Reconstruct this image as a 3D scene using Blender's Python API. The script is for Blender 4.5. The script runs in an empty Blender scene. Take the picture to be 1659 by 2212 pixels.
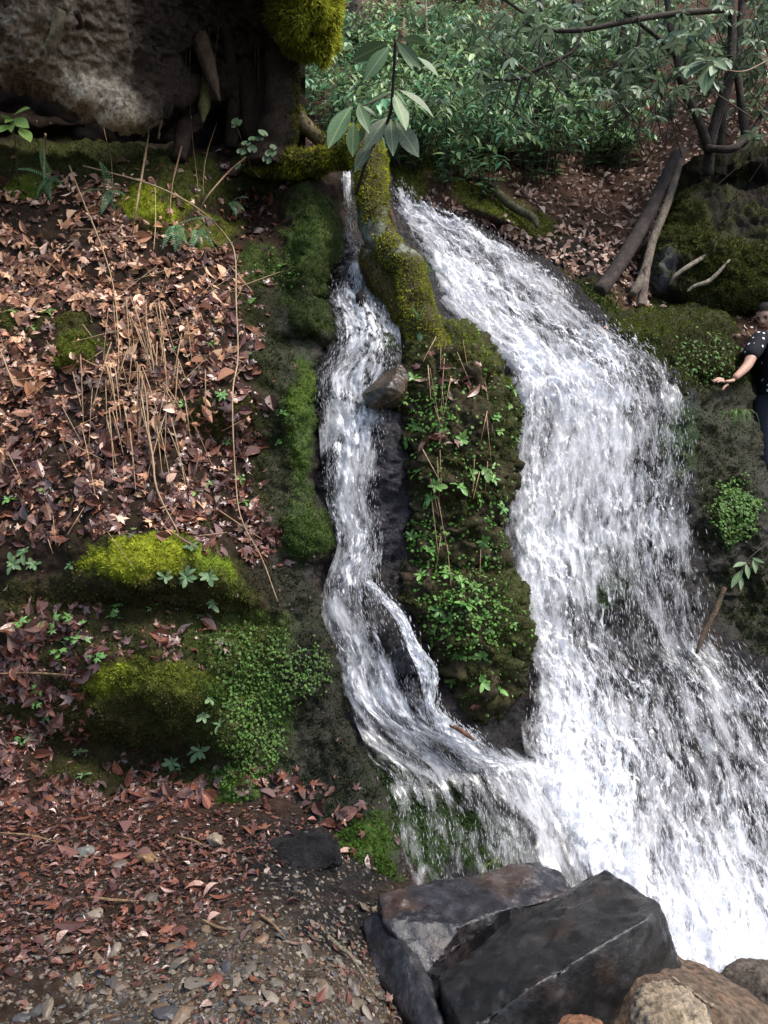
import bpy, bmesh, math, random
import numpy as np
from mathutils import Vector, Matrix

# ---------------------------------------------------------------- camera, sky, sun, exposure
SC = bpy.context.scene
COL = SC.collection
F = 1671.0            # focal length, in units of a 1659 x 2212 picture
CX, CY, CH = 829.5, 1106.0, 1.55
cam = bpy.data.cameras.new('camera')
cam.sensor_fit = 'VERTICAL'
cam.sensor_height = 24.0
cam.lens = 24.0 * F / 2212.0
cam.clip_start = 0.05
cam.clip_end = 400.0
cam_o = bpy.data.objects.new('camera', cam)
COL.objects.link(cam_o)
cam_o.location = (0, 0, CH)
cam_o.rotation_euler = (math.radians(90), 0, 0)
SC.camera = cam_o

SUN_EL, SUN_AZ = 56.0, 120.0      # azimuth measured from +Y (view direction) towards +X (right)
world = bpy.data.worlds.new('World')
SC.world = world
world.use_nodes = True
wn = world.node_tree
bg = wn.nodes['Background']
sky = wn.nodes.new('ShaderNodeTexSky')
sky.sky_type = 'NISHITA'
sky.sun_disc = False
sky.sun_elevation = math.radians(SUN_EL)
sky.sun_rotation = math.radians(SUN_AZ)
sky.air_density = 1.0
sky.dust_density = 3.0
sky.ozone_density = 1.0
wn.links.new(sky.outputs[0], bg.inputs[0])
bg.inputs[1].default_value = 0.15
sun = bpy.data.lights.new('sun', 'SUN')
sun.energy = 2.1
sun.angle = math.radians(10)
sun.color = (1.0, 0.94, 0.86)
sun_o = bpy.data.objects.new('sun', sun)
COL.objects.link(sun_o)
_e, _a = math.radians(SUN_EL), math.radians(SUN_AZ)
_dir = Vector((math.sin(_a) * math.cos(_e), math.cos(_a) * math.cos(_e), math.sin(_e)))
sun_o.rotation_euler = _dir.to_track_quat('Z', 'Y').to_euler()
SC.view_settings.view_transform = 'Standard'
SC.view_settings.look = 'None'
SC.view_settings.gamma = 1.0
SC.view_settings.use_curve_mapping = False
SC.view_settings.exposure = 1.18
SC.render.engine = 'CYCLES'
SC.cycles.use_denoising = True
SC.cycles.max_bounces = 8
SC.cycles.transparent_max_bounces = 20
SC.cycles.use_adaptive_sampling = True

# ---------------------------------------------------------------- numeric helpers
rng = np.random.default_rng(7)
random.seed(7)

def U(px, py, d):
    """a picture position and a depth (metres along the view) as a point in the place"""
    px, py, d = np.broadcast_arrays(np.asarray(px, float), np.asarray(py, float), np.asarray(d, float))
    return np.stack([d * (px - CX) / F, d, CH - d * (py - CY) / F], -1)

_perm = np.random.default_rng(3).permutation(256)
_perm = np.concatenate([_perm, _perm, _perm])
_grad = np.random.default_rng(4).normal(size=(256, 3))
_grad /= np.linalg.norm(_grad, axis=1)[:, None]

def pnoise(P, seed=0):
    sh = P.shape[:-1]
    P = P.reshape(-1, 3) + seed * 17.37
    I = np.floor(P).astype(int)
    f = P - I
    I &= 255
    u = f * f * f * (f * (f * 6 - 15) + 10)
    out = np.zeros(len(P))
    for dx in (0, 1):
        wx = u[:, 0] if dx else 1 - u[:, 0]
        for dy in (0, 1):
            wy = u[:, 1] if dy else 1 - u[:, 1]
            for dz in (0, 1):
                wz = u[:, 2] if dz else 1 - u[:, 2]
                h = _perm[_perm[_perm[(I[:, 0] + dx) & 255] + ((I[:, 1] + dy) & 255)] + ((I[:, 2] + dz) & 255)]
                g = _grad[h]
                out += wx * wy * wz * (g[:, 0] * (f[:, 0] - dx) + g[:, 1] * (f[:, 1] - dy) + g[:, 2] * (f[:, 2] - dz))
    return (out * 1.6).reshape(sh)

def fbm(P, oct=4, seed=0, gain=0.5):
    a, s, o = 1.0, 0.0, 0.0
    for i in range(oct):
        s = s + a * pnoise(P * (2.03 ** i), seed + i * 3)
        o += a
        a *= gain
    return s / o

def ridged(P, oct=4, seed=0):
    a, s, o = 1.0, 0.0, 0.0
    for i in range(oct):
        s = s + a * (1 - 2 * np.abs(pnoise(P * (2.1 ** i), seed + i * 5)))
        o += a
        a *= 0.5
    return s / o

def sstep(a, b, x):
    t = np.clip((x - a) / (b - a), 0, 1)
    return t * t * (3 - 2 * t)

def tps(ctrl, px, py):
    """smooth surface through control points (px, py, value)"""
    c = np.asarray(ctrl, float)
    X = c[:, :2] / 500.0
    n = len(c)
    def k(r2):
        return np.where(r2 > 1e-12, 0.5 * r2 * np.log(np.maximum(r2, 1e-12)), 0.0)
    K = k(((X[:, None] - X[None]) ** 2).sum(-1)) + np.eye(n) * 1e-3
    A = np.zeros((n + 3, n + 3))
    A[:n, :n] = K
    A[:n, n] = 1; A[:n, n + 1:] = X
    A[n, :n] = 1; A[n + 1:, :n] = X.T
    b = np.zeros(n + 3); b[:n] = c[:, 2]
    w = np.linalg.solve(A, b)
    sh = px.shape
    Q = np.stack([px.ravel(), py.ravel()], -1) / 500.0
    out = np.zeros(len(Q))
    for i in range(0, len(Q), 20000):
        q = Q[i:i + 20000]
        out[i:i + 20000] = k(((q[:, None] - X[None]) ** 2).sum(-1)) @ w[:n] + w[n] + q @ w[n + 1:]
    return out.reshape(sh)

def sdist(px, py, poly):
    """signed distance to a polygon, positive inside"""
    P = np.asarray(poly, float)
    x, y = px.ravel(), py.ravel()
    inside = np.zeros(len(x), bool)
    best = np.full(len(x), 1e9)
    for i in range(len(P)):
        a, b = P[i], P[(i + 1) % len(P)]
        e = b - a
        t = np.clip(((x - a[0]) * e[0] + (y - a[1]) * e[1]) / max(1e-9, e @ e), 0, 1)
        best = np.minimum(best, (x - a[0] - t * e[0]) ** 2 + (y - a[1] - t * e[1]) ** 2)
        c = (a[1] > y) != (b[1] > y)
        with np.errstate(divide='ignore', invalid='ignore'):
            xi = a[0] + (y - a[1]) / (b[1] - a[1] if b[1] != a[1] else 1e-9) * e[0]
        inside ^= c & (x < xi)
    d = np.sqrt(best)
    return np.where(inside, d, -d).reshape(px.shape)

def smooth_poly(pts, n=4):
    """Catmull-Rom rounding of a closed outline"""
    P = np.asarray(pts, float)
    out = []
    for i in range(len(P)):
        p0, p1, p2, p3 = P[i - 1], P[i], P[(i + 1) % len(P)], P[(i + 2) % len(P)]
        for k in range(n):
            t = k / n
            out.append(0.5 * (2 * p1 + (p2 - p0) * t + (2 * p0 - 5 * p1 + 4 * p2 - p3) * t * t + (3 * p1 - p0 - 3 * p2 + p3) * t ** 3))
    return np.array(out)

def spline(pts, n):
    """open Catmull-Rom through rows of numbers"""
    P = np.asarray(pts, float)
    P = np.vstack([2 * P[0] - P[1], P, 2 * P[-1] - P[-2]])
    m = len(P) - 3
    t = np.linspace(0, m - 1e-6, n)
    i = np.floor(t).astype(int)
    f = (t - i)[:, None]
    p0, p1, p2, p3 = P[i], P[i + 1], P[i + 2], P[i + 3]
    return 0.5 * (2 * p1 + (p2 - p0) * f + (2 * p0 - 5 * p1 + 4 * p2 - p3) * f * f + (3 * p1 - p0 - 3 * p2 + p3) * f ** 3)

# ---------------------------------------------------------------- mesh helpers
def new_mesh(name, V, Fc, col=None, smooth=True, mat=None, extra=None):
    """V (n,3); Fc: array (m,k) of equal faces, or a list of such arrays"""
    me = bpy.data.meshes.new(name)
    V = np.asarray(V, np.float32)
    Fs = Fc if isinstance(Fc, list) else [np.asarray(Fc)]
    Fs = [np.asarray(f, np.int32) for f in Fs if len(f)]
    me.vertices.add(len(V))
    me.vertices.foreach_set('co', V.ravel())
    loops = np.concatenate([f.ravel() for f in Fs])
    tot = np.concatenate([np.full(len(f), f.shape[1], np.int32) for f in Fs])
    start = np.concatenate([[0], np.cumsum(tot)[:-1]]).astype(np.int32)
    me.loops.add(len(loops))
    me.loops.foreach_set('vertex_index', loops)
    me.polygons.add(len(tot))
    me.polygons.foreach_set('loop_start', start)
    me.polygons.foreach_set('loop_total', tot)
    me.update(calc_edges=True)
    me.polygons.foreach_set('use_smooth', np.full(len(tot), bool(smooth)))
    if col is not None:
        a = me.color_attributes.new('Col', 'FLOAT_COLOR', 'POINT')
        c = np.ones((len(V), 4), np.float32)
        c[:, :np.shape(col)[1]] = col
        a.data.foreach_set('color', c.ravel())
    for nm, arr in (extra or {}).items():
        arr = np.asarray(arr, np.float32)
        if arr.ndim == 1:
            a = me.attributes.new(nm, 'FLOAT', 'POINT')
            a.data.foreach_set('value', arr)
        else:
            a = me.attributes.new(nm, 'FLOAT_VECTOR', 'POINT')
            a.data.foreach_set('vector', arr.ravel())
    if mat is not None:
        me.materials.append(mat)
    return me

def link(name, me, parent=None, label=None, cat=None, group=None, kind=None, loc=None):
    o = bpy.data.objects.new(name, me)
    COL.objects.link(o)
    if parent is not None:
        o.parent = parent
    if label: o['label'] = label
    if cat: o['category'] = cat
    if group: o['group'] = group
    if kind: o['kind'] = kind
    if loc is not None: o.location = loc
    return o

def empty(name, label, cat, loc=(0, 0, 0), group=None):
    o = link(name, None, None, label, cat, group, None, loc)
    o.empty_display_size = 0.05
    return o

def frames(N, spin, up=None):
    """rotation matrices (n,3,3) whose z column is N, turned by spin about it"""
    N = N / np.maximum(np.linalg.norm(N, axis=-1, keepdims=True), 1e-9)
    ref = np.tile(np.array([0.0, 0.0, 1.0]), (len(N), 1))
    par = np.abs(N[:, 2]) > 0.98
    ref[par] = (0, 1, 0)
    X = np.cross(ref, N); X /= np.maximum(np.linalg.norm(X, axis=1, keepdims=True), 1e-9)
    Y = np.cross(N, X)
    c, s = np.cos(spin)[:, None], np.sin(spin)[:, None]
    return np.stack([X * c + Y * s, -X * s + Y * c, N], -1)

def merge(tm, pos, R, sc, col=None):
    """many copies of one template (verts, faces) as arrays; per-copy colour"""
    tv, tf = np.asarray(tm[0], float), np.asarray(tm[1])
    n = len(pos)
    sc = np.asarray(sc, float)
    if sc.ndim == 1: sc = np.repeat(sc[:, None], 3, 1)
    V = np.einsum('nij,nkj->nki', R, tv[None] * sc[:, None, :]) + pos[:, None, :]
    Fc = (tf[None] + (np.arange(n) * len(tv))[:, None, None]).reshape(-1, tf.shape[1])
    C = None if col is None else np.repeat(np.asarray(col, float)[:, None, :], len(tv), 1).reshape(-1, 3)
    return V.reshape(-1, 3), Fc, C

def cat_parts(parts):
    """join a list of (V, F, C) with equal face sizes"""
    V, Fc, C, o = [], [], [], 0
    for v, f, c in parts:
        V.append(v); Fc.append(f + o); C.append(c); o += len(v)
    return np.concatenate(V), np.concatenate(Fc), (None if C[0] is None else np.concatenate(C))

def tube_arrays(P, R, seg=8, seed=0, rough=0.0, rfreq=8.0, ellipse=1.0, cap=True):
    """a tapered tube through points P with radii R; returns verts and quads (caps as pinched rings)"""
    P = np.asarray(P, float); R = np.asarray(R, float)
    n = len(P)
    T = np.gradient(P, axis=0); T /= np.maximum(np.linalg.norm(T, axis=1, keepdims=True), 1e-9)
    a = np.array([0.0, 0.0, 1.0]) if abs(T[0][2]) < 0.9 else np.array([1.0, 0, 0])
    X = np.cross(a, T[0]); X /= np.linalg.norm(X)
    Xs = [X]
    for i in range(1, n):
        X = Xs[-1] - T[i] * (Xs[-1] @ T[i]); X /= np.linalg.norm(X); Xs.append(X)
    Xs = np.array(Xs); Ys = np.cross(T, Xs)
    th = np.linspace(0, 2 * math.pi, seg, endpoint=False)
    D = Xs[:, None] * np.cos(th)[None, :, None] + Ys[:, None] * np.sin(th)[None, :, None] * ellipse
    V = P[:, None] + D * R[:, None, None]
    if rough > 0:
        nz = fbm(V * rfreq, 4, seed)
        V = V + D * (nz * rough)[..., None]
    V = V.reshape(-1, 3)
    q = []
    i = np.arange(n - 1)[:, None] * seg
    j = np.arange(seg)[None, :]
    j2 = (j + 1) % seg
    q = np.stack([i + j, i + j2, i + seg + j2, i + seg + j], -1).reshape(-1, 4)
    if cap:
        V = np.vstack([V, P[0], P[-1]])
        b0, b1 = n * seg, n * seg + 1
        jj = np.arange(seg)
        c0 = np.stack([np.full(seg, b0), (jj + 1) % seg, jj, np.full(seg, b0)], -1)
        c1 = np.stack([np.full(seg, b1), (n - 1) * seg + jj, (n - 1) * seg + (jj + 1) % seg, np.full(seg, b1)], -1)
        return V, [q, np.concatenate([c0[:, :3], c1[:, :3]])]
    return V, [q]

def tube(name, pts, radii, mat, n=24, seg=8, rough=0.0, rfreq=8.0, seed=0, colfn=None, parent=None, ellipse=1.0, **kw):
    A = np.hstack([np.asarray(pts, float), np.asarray(radii, float)[:, None]])
    S = spline(A, n)
    V, Fs = tube_arrays(S[:, :3], np.maximum(S[:, 3], 0.0005), seg, seed, rough, rfreq, ellipse)
    c = colfn(V) if colfn else None
    me = new_mesh(name, V, Fs, c, True, mat)
    return link(name, me, parent, **kw)

def hull(points, cuts=3, rough=0.02, freq=4.0, seed=0, bev=0.015, strata=0.0, sharp=True):
    """an angular rock: convex hull, edges softened, subdivided and roughened; returns verts, tris"""
    bm = bmesh.new()
    for p in points:
        bm.verts.new(p)
    r = bmesh.ops.convex_hull(bm, input=bm.verts)
    dead = [g for g in r['geom_interior'] if isinstance(g, bmesh.types.BMVert)]
    if dead: bmesh.ops.delete(bm, geom=dead, context='VERTS')
    bmesh.ops.dissolve_limit(bm, angle_limit=math.radians(4), verts=bm.verts, edges=bm.edges)
    if bev > 0:
        bmesh.ops.bevel(bm, geom=list(bm.edges), offset=bev, segments=2, affect='EDGES', profile=0.6)
    bmesh.ops.triangulate(bm, faces=bm.faces)
    ext = max((max(v.co[k] for v in bm.verts) - min(v.co[k] for v in bm.verts)) for k in range(3))
    target = ext / (8.0 * 1.4 ** cuts)
    for _ in range(9):
        long = [e for e in bm.edges if e.calc_length() > target]
        if not long: break
        bmesh.ops.subdivide_edges(bm, edges=long, cuts=1, use_grid_fill=False)
        bmesh.ops.triangulate(bm, faces=[f for f in bm.faces if len(f.verts) > 3])
    bm.normal_update()
    V = np.array([v.co for v in bm.verts]); N = np.array([v.normal for v in bm.verts])
    Fc = np.array([[v.index for v in f.verts] for f in bm.faces])
    bm.verts.index_update()
    Fc = np.array([[v.index for v in f.verts] for f in bm.faces])
    bm.free()
    V = V + N * (fbm(V * freq, 5, seed) * rough + ridged(V * freq * 2.2, 4, seed + 9) * rough * 0.4 + fbm(V * freq * 9, 3, seed + 4) * rough * .22)[:, None]
    return V, Fc, N

# ---------------------------------------------------------------- materials
def nodes(name):
    m = bpy.data.materials.new(name)
    m.use_nodes = True
    nt = m.node_tree
    b = nt.nodes['Principled BSDF']
    return m, nt, b

def nn(nt, t, **kw):
    n = nt.nodes.new(t)
    for k, v in kw.items():
        setattr(n, k, v)
    return n

def surf_mat(name, rough=0.8, var=0.35, vfreq=30.0, bump=0.4, bfreq=60.0, spec=0.4, rgh_var=0.0, coat=0.0, bdist=0.01, trans=0.0, wetalpha=False):
    """colour from the mesh's Col attribute, mottled and given fine relief"""
    m, nt, b = nodes(name)
    at = nn(nt, 'ShaderNodeAttribute', attribute_name='Col')
    tc = nn(nt, 'ShaderNodeTexCoord')
    nz = nn(nt, 'ShaderNodeTexNoise'); nz.inputs['Scale'].default_value = vfreq; nz.inputs['Detail'].default_value = 6; nz.inputs['Roughness'].default_value = 0.65
    nt.links.new(tc.outputs['Object'], nz.inputs['Vector'])
    mr = nn(nt, 'ShaderNodeMapRange'); mr.inputs['From Min'].default_value = 0.3; mr.inputs['From Max'].default_value = 0.7
    mr.inputs['To Min'].default_value = 1 - var; mr.inputs['To Max'].default_value = 1 + var
    nt.links.new(nz.outputs['Fac'], mr.inputs['Value'])
    mx = nn(nt, 'ShaderNodeVectorMath', operation='SCALE')
    nt.links.new(at.outputs['Color'], mx.inputs[0]); nt.links.new(mr.outputs[0], mx.inputs['Scale'])
    nt.links.new(mx.outputs[0], b.inputs['Base Color'])
    b.inputs['Specular IOR Level'].default_value = spec
    b.inputs['Roughness'].default_value = rough
    if rgh_var:
        m2 = nn(nt, 'ShaderNodeMapRange'); m2.inputs['To Min'].default_value = max(0.05, rough - rgh_var); m2.inputs['To Max'].default_value = min(1, rough + rgh_var)
        m2.inputs['From Min'].default_value = 0.35; m2.inputs['From Max'].default_value = 0.65
        nt.links.new(nz.outputs['Fac'], m2.inputs['Value']); nt.links.new(m2.outputs[0], b.inputs['Roughness'])
    if wetalpha:   # the attribute's alpha says how dry the ground is
        m2 = nn(nt, 'ShaderNodeMapRange'); m2.inputs['To Min'].default_value = .22; m2.inputs['To Max'].default_value = rough
        nt.links.new(at.outputs['Alpha'], m2.inputs['Value']); nt.links.new(m2.outputs[0], b.inputs['Roughness'])
        m4 = nn(nt, 'ShaderNodeMapRange'); m4.inputs['To Min'].default_value = .28; m4.inputs['To Max'].default_value = spec
        nt.links.new(at.outputs['Alpha'], m4.inputs['Value']); nt.links.new(m4.outputs[0], b.inputs['Specular IOR Level'])
    if coat:
        b.inputs['Coat Weight'].default_value = coat; b.inputs['Coat Roughness'].default_value = 0.12
    if bump:
        n2 = nn(nt, 'ShaderNodeTexNoise'); n2.inputs['Scale'].default_value = bfreq; n2.inputs['Detail'].default_value = 8; n2.inputs['Roughness'].default_value = 0.7
        nt.links.new(tc.outputs['Object'], n2.inputs['Vector'])
        bp = nn(nt, 'ShaderNodeBump'); bp.inputs['Strength'].default_value = bump; bp.inputs['Distance'].default_value = bdist
        nt.links.new(n2.outputs['Fac'], bp.inputs['Height']); nt.links.new(bp.outputs[0], b.inputs['Normal'])
    if trans:
        tr = nn(nt, 'ShaderNodeBsdfTranslucent'); ms = nn(nt, 'ShaderNodeMixShader'); ms.inputs[0].default_value = trans
        nt.links.new(mx.outputs[0], tr.inputs['Color'])
        nt.links.new(b.outputs[0], ms.inputs[1]); nt.links.new(tr.outputs[0], ms.inputs[2])
        nt.links.new(ms.outputs[0], nt.nodes['Material Output'].inputs['Surface'])
    return m

def plain_mat(name, ramp, rough=0.6, var=0.25, vfreq=25.0, bump=0.2, bfreq=80.0, spec=0.4, trans=0.0, coat=0.0, per_object=True):
    """colour picked along a ramp per object, mottled"""
    m, nt, b = nodes(name)
    oi = nn(nt, 'ShaderNodeObjectInfo')
    rp = nn(nt, 'ShaderNodeValToRGB')
    els = rp.color_ramp.elements
    while len(els) < len(ramp): els.new(0.5)
    for i, c in enumerate(ramp):
        els[i].position = i / max(1, len(ramp) - 1); els[i].color = (*c, 1)
    tc = nn(nt, 'ShaderNodeTexCoord')
    nz = nn(nt, 'ShaderNodeTexNoise'); nz.inputs['Scale'].default_value = vfreq; nz.inputs['Detail'].default_value = 5
    nt.links.new(tc.outputs['Object'], nz.inputs['Vector'])
    if per_object:
        nt.links.new(oi.outputs['Random'], rp.inputs[0])
    else:
        nt.links.new(nz.outputs['Fac'], rp.inputs[0])
    mr = nn(nt, 'ShaderNodeMapRange'); mr.inputs['From Min'].default_value = 0.3; mr.inputs['From Max'].default_value = 0.7
    mr.inputs['To Min'].default_value = 1 - var; mr.inputs['To Max'].default_value = 1 + var
    nt.links.new(nz.outputs['Fac'], mr.inputs['Value'])
    mx = nn(nt, 'ShaderNodeVectorMath', operation='SCALE')
    nt.links.new(rp.outputs['Color'], mx.inputs[0]); nt.links.new(mr.outputs[0], mx.inputs['Scale'])
    nt.links.new(mx.outputs[0], b.inputs['Base Color'])
    b.inputs['Roughness'].default_value = rough; b.inputs['Specular IOR Level'].default_value = spec
    if coat:
        b.inputs['Coat Weight'].default_value = coat; b.inputs['Coat Roughness'].default_value = 0.15
    if bump:
        n2 = nn(nt, 'ShaderNodeTexNoise'); n2.inputs['Scale'].default_value = bfreq; n2.inputs['Detail'].default_value = 6
        nt.links.new(tc.outputs['Object'], n2.inputs['Vector'])
        bp = nn(nt, 'ShaderNodeBump'); bp.inputs['Strength'].default_value = bump; bp.inputs['Distance'].default_value = 0.005
        nt.links.new(n2.outputs['Fac'], bp.inputs['Height']); nt.links.new(bp.outputs[0], b.inputs['Normal'])
    if trans:
        tr = nn(nt, 'ShaderNodeBsdfTranslucent'); ms = nn(nt, 'ShaderNodeMixShader'); ms.inputs[0].default_value = trans
        nt.links.new(mx.outputs[0], tr.inputs['Color'])
        nt.links.new(b.outputs[0], ms.inputs[1]); nt.links.new(tr.outputs[0], ms.inputs[2])
        nt.links.new(ms.outputs[0], nt.nodes['Material Output'].inputs['Surface'])
    return m

M_SOIL = surf_mat('soil_and_litter', 0.9, 0.55, 28, 0.9, 45, 0.12, bdist=.02, wetalpha=True)
M_WETROCK = surf_mat('wet_rock', 0.26, 0.6, 14, 1.0, 26, 0.22, 0.16, bdist=0.05)
M_ROCK = surf_mat('dry_rock', 0.85, 0.75, 38, 1.0, 55, 0.2, bdist=0.025)
M_DARKROCK = surf_mat('dark_wet_boulder', 0.2, 0.5, 20, 0.5, 26, 0.5, 0.16, bdist=0.015)
M_MOSS = surf_mat('moss', 0.9, 0.3, 60, 0.0, 60, 0.15, trans=0.25)
M_LITTER = surf_mat('fallen_leaves', 0.5, 0.3, 40, 0.15, 90, 0.45, 0.15, trans=0.12)
M_WETLITTER = surf_mat('wet_fallen_leaves', 0.25, 0.3, 40, 0.2, 70, 0.5, 0.1)
M_GREEN = surf_mat('green_leaf', 0.55, 0.18, 40, 0.1, 60, 0.2, trans=0.15)
M_BARK = surf_mat('bark', 0.8, 0.6, 30, 1.0, 55, 0.25, bdist=0.03)
M_GRAVEL = surf_mat('gravel', 0.5, 0.35, 40, 0.4, 60, 0.4, 0.2)

# ---------------------------------------------------------------- surface sheets of the place
class Sheet:
    def __init__(s, box, step, ctrl=None, poly=None, rnd=None, bumps=(), disp=(), depth=None, wob=(0, 0), seed=0, post=None):
        x0, y0, x1, y1 = box
        nx, ny = int((x1 - x0) / step) + 1, int((y1 - y0) / step) + 1
        px, py = np.meshgrid(np.linspace(x0, x1, nx), np.linspace(y0, y1, ny))
        s.x0, s.y0, s.dx, s.dy, s.nx, s.ny = x0, y0, (x1 - x0) / (nx - 1), (y1 - y0) / (ny - 1), nx, ny
        s.mask = np.ones(px.shape, bool)
        s.sd = None
        if poly is not None:
            P2 = np.stack([px / 100, py / 100, np.full(px.shape, seed * 1.7)], -1)
            wx = fbm(P2 * wob[1], 3, seed) * wob[0] if wob[0] else 0
            wy = fbm(P2 * wob[1], 3, seed + 50) * wob[0] if wob[0] else 0
            sd = sdist(px + wx, py + wy, poly)
            gy, gx = np.gradient(sd, s.dy, s.dx)
            gl = np.maximum(np.hypot(gx, gy), 0.3)
            near = (sd < 0) & (sd > -1.6 * step)
            px = np.where(near, px - sd * gx / gl, px); py = np.where(near, py - sd * gy / gl, py)
            s.mask = sd > -1.6 * step
            s.sd = np.maximum(sd, 0)
        if depth is not None:
            d = depth(px, py)
        else:
            d = 1.0 / tps([(a, b, 1.0 / c) for a, b, c in ctrl], px, py)
        for bmp in bumps:
            cx, cy, rx, ry, amp = bmp[:5]
            rot = math.radians(bmp[5]) if len(bmp) > 5 else 0
            ux = ((px - cx) * math.cos(rot) + (py - cy) * math.sin(rot)) / rx
            uy = (-(px - cx) * math.sin(rot) + (py - cy) * math.cos(rot)) / ry
            d = d - amp * np.exp(-(ux * ux + uy * uy))
        if poly is not None and rnd:
            e = np.clip(1 - s.sd / rnd[0], 0, 1)
            d = d + rnd[1] * (1 - np.sqrt(np.maximum(0, 1 - e * e)))
        if post: d = post(px, py, d)
        s.px, s.py, s.d = px, py, d
        s.P = U(px, py, d)
        s._norm()
        for amp, fr, oc, kind in disp:
            nz = ridged(s.P * fr, oc, seed + 11) if kind == 'r' else fbm(s.P * np.array(fr), oc, seed + 21)
            s.P = s.P + s.N * (amp * nz)[..., None]
        s._norm()
    def _norm(s):
        gy = np.gradient(s.P, axis=0); gx = np.gradient(s.P, axis=1)
        n = np.cross(gy, gx)
        l = np.linalg.norm(n, axis=-1, keepdims=True)
        s.N = n / np.maximum(l, 1e-9)
        flip = (s.N * (s.P - np.array([0, 0, CH]))).sum(-1) > 0
        if flip.mean() > 0.5: s.N = -s.N
    def mesh(s, name, col, mat, rough=None):
        idx = np.arange(s.nx * s.ny).reshape(s.ny, s.nx)
        q = np.stack([idx[:-1, :-1], idx[1:, :-1], idx[1:, 1:], idx[:-1, 1:]], -1)
        ok = s.mask[:-1, :-1] & s.mask[1:, :-1] & s.mask[1:, 1:] & s.mask[:-1, 1:]
        q = q[ok]
        used = np.unique(q)
        re = np.full(s.nx * s.ny, -1); re[used] = np.arange(len(used))
        return new_mesh(name, s.P.reshape(-1, 3)[used], re[q], col.reshape(-1, col.shape[-1])[used], True, mat)
    def at(s, px, py):
        px, py = np.atleast_1d(np.asarray(px, float)), np.atleast_1d(np.asarray(py, float))
        fx = np.clip((px - s.x0) / s.dx, 0, s.nx - 1.001); fy = np.clip((py - s.y0) / s.dy, 0, s.ny - 1.001)
        i, j = fx.astype(int), fy.astype(int)
        u, v = (fx - i)[:, None], (fy - j)[:, None]
        def bl(A): return (A[j, i] * (1 - u) + A[j, i + 1] * u) * (1 - v) + (A[j + 1, i] * (1 - u) + A[j + 1, i + 1] * u) * v
        N = bl(s.N)
        return bl(s.P), N / np.maximum(np.linalg.norm(N, axis=1, keepdims=True), 1e-9)
    def pick(s, w, n):
        """n picture positions drawn with weight map w"""
        w = np.where(s.mask, np.maximum(w, 0), 0).ravel()
        k = rng.choice(len(w), n, p=w / w.sum())
        j, i = np.divmod(k, s.nx)
        return s.x0 + (i + rng.uniform(-.5, .5, n)) * s.dx, s.y0 + (j + rng.uniform(-.5, .5, n)) * s.dy, k

def blob(px, py, cx, cy, rx, ry, rot=0, soft=0.35, nz=0.35, seed=0, nf=1.0):
    """soft ragged ellipse, 0..1"""
    r = math.radians(rot)
    ux = ((px - cx) * math.cos(r) + (py - cy) * math.sin(r)) / rx
    uy = (-(px - cx) * math.sin(r) + (py - cy) * math.cos(r)) / ry
    d = np.sqrt(ux * ux + uy * uy)
    if nz:
        m = d < 1 + soft + nz
        if m.any():
            d = d.copy()
            d[m] = d[m] + nz * fbm(np.stack([px[m] / 40 * nf, py[m] / 40 * nf, np.full(m.sum(), seed * 2.3)], -1), 4, seed)
    return 1 - sstep(1 - soft, 1 + soft, d)

def lerp3(C, m, col):
    return C * (1 - m[..., None]) + np.asarray(col, float) * m[..., None]

def moss_blades(name, sh, w, colmap, n, ln=(0.012, 0.03), wd=0.006, up=0.6, droop=0.0, parent=None, mat=None, jit=0.25, **kw):
    """a coat of moss: thousands of tiny shoots standing on a sheet, thicker where w is high"""
    px, py, k = sh.pick(w, n)
    P, N = sh.at(px, py)
    C = colmap.reshape(-1, 3)[k] * (1 + rng.normal(0, jit, (n, 1))).clip(0.35, 1.8)
    C = C * (1 + rng.normal(0, 0.06, (n, 3)))
    D = N * up + rng.normal(0, 0.55, (n, 3)) + np.array([0, 0, 0.25 - droop])
    D /= np.linalg.norm(D, axis=1, keepdims=True)
    L = rng.uniform(ln[0], ln[1], n)[:, None]
    S = np.cross(D, rng.normal(size=(n, 3))); S /= np.maximum(np.linalg.norm(S, axis=1, keepdims=True), 1e-9)
    W = wd * rng.uniform(0.6, 1.4, n)[:, None]
    base = P - N * 0.004
    V = np.stack([base - S * W, base + S * W, base + D * L * 0.6 + S * W * 0.7, base + D * L], 1).reshape(-1, 3)
    q = (np.arange(n) * 4)[:, None] + np.array([[0, 1, 2, 3]])
    cc = np.repeat(C[:, None], 4, 1)
    me = new_mesh(name, V, q, np.clip(cc.reshape(-1, 3), 0.003, 0.9), False, mat or M_MOSS)
    return link(name, me, parent, kind='stuff', **kw)
# ================================================================ the large structure
SOIL = (0.022, 0.014, 0.009)
WETSOIL = (0.020, 0.014, 0.010)
MOSS_Y = (0.27, 0.31, 0.022)
MOSS_G = (0.075, 0.14, 0.018)
MOSS_D = (0.035, 0.055, 0.012)
MOSS_O = (0.115, 0.135, 0.018)
ROCKC = (0.020, 0.019, 0.020)

# wide low ground under everything, reaching far behind the viewer
gv = np.array([[-90, -90, -1.3], [90, -90, -1.3], [90, 90, -1.3], [-90, 90, -1.3]], float)
link('ground', new_mesh('ground', gv, np.array([[0, 1, 2, 3]]), np.full((4, 3), 0.03), False, M_SOIL), kind='structure',
     label='dark forest floor around the ravine')

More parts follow.
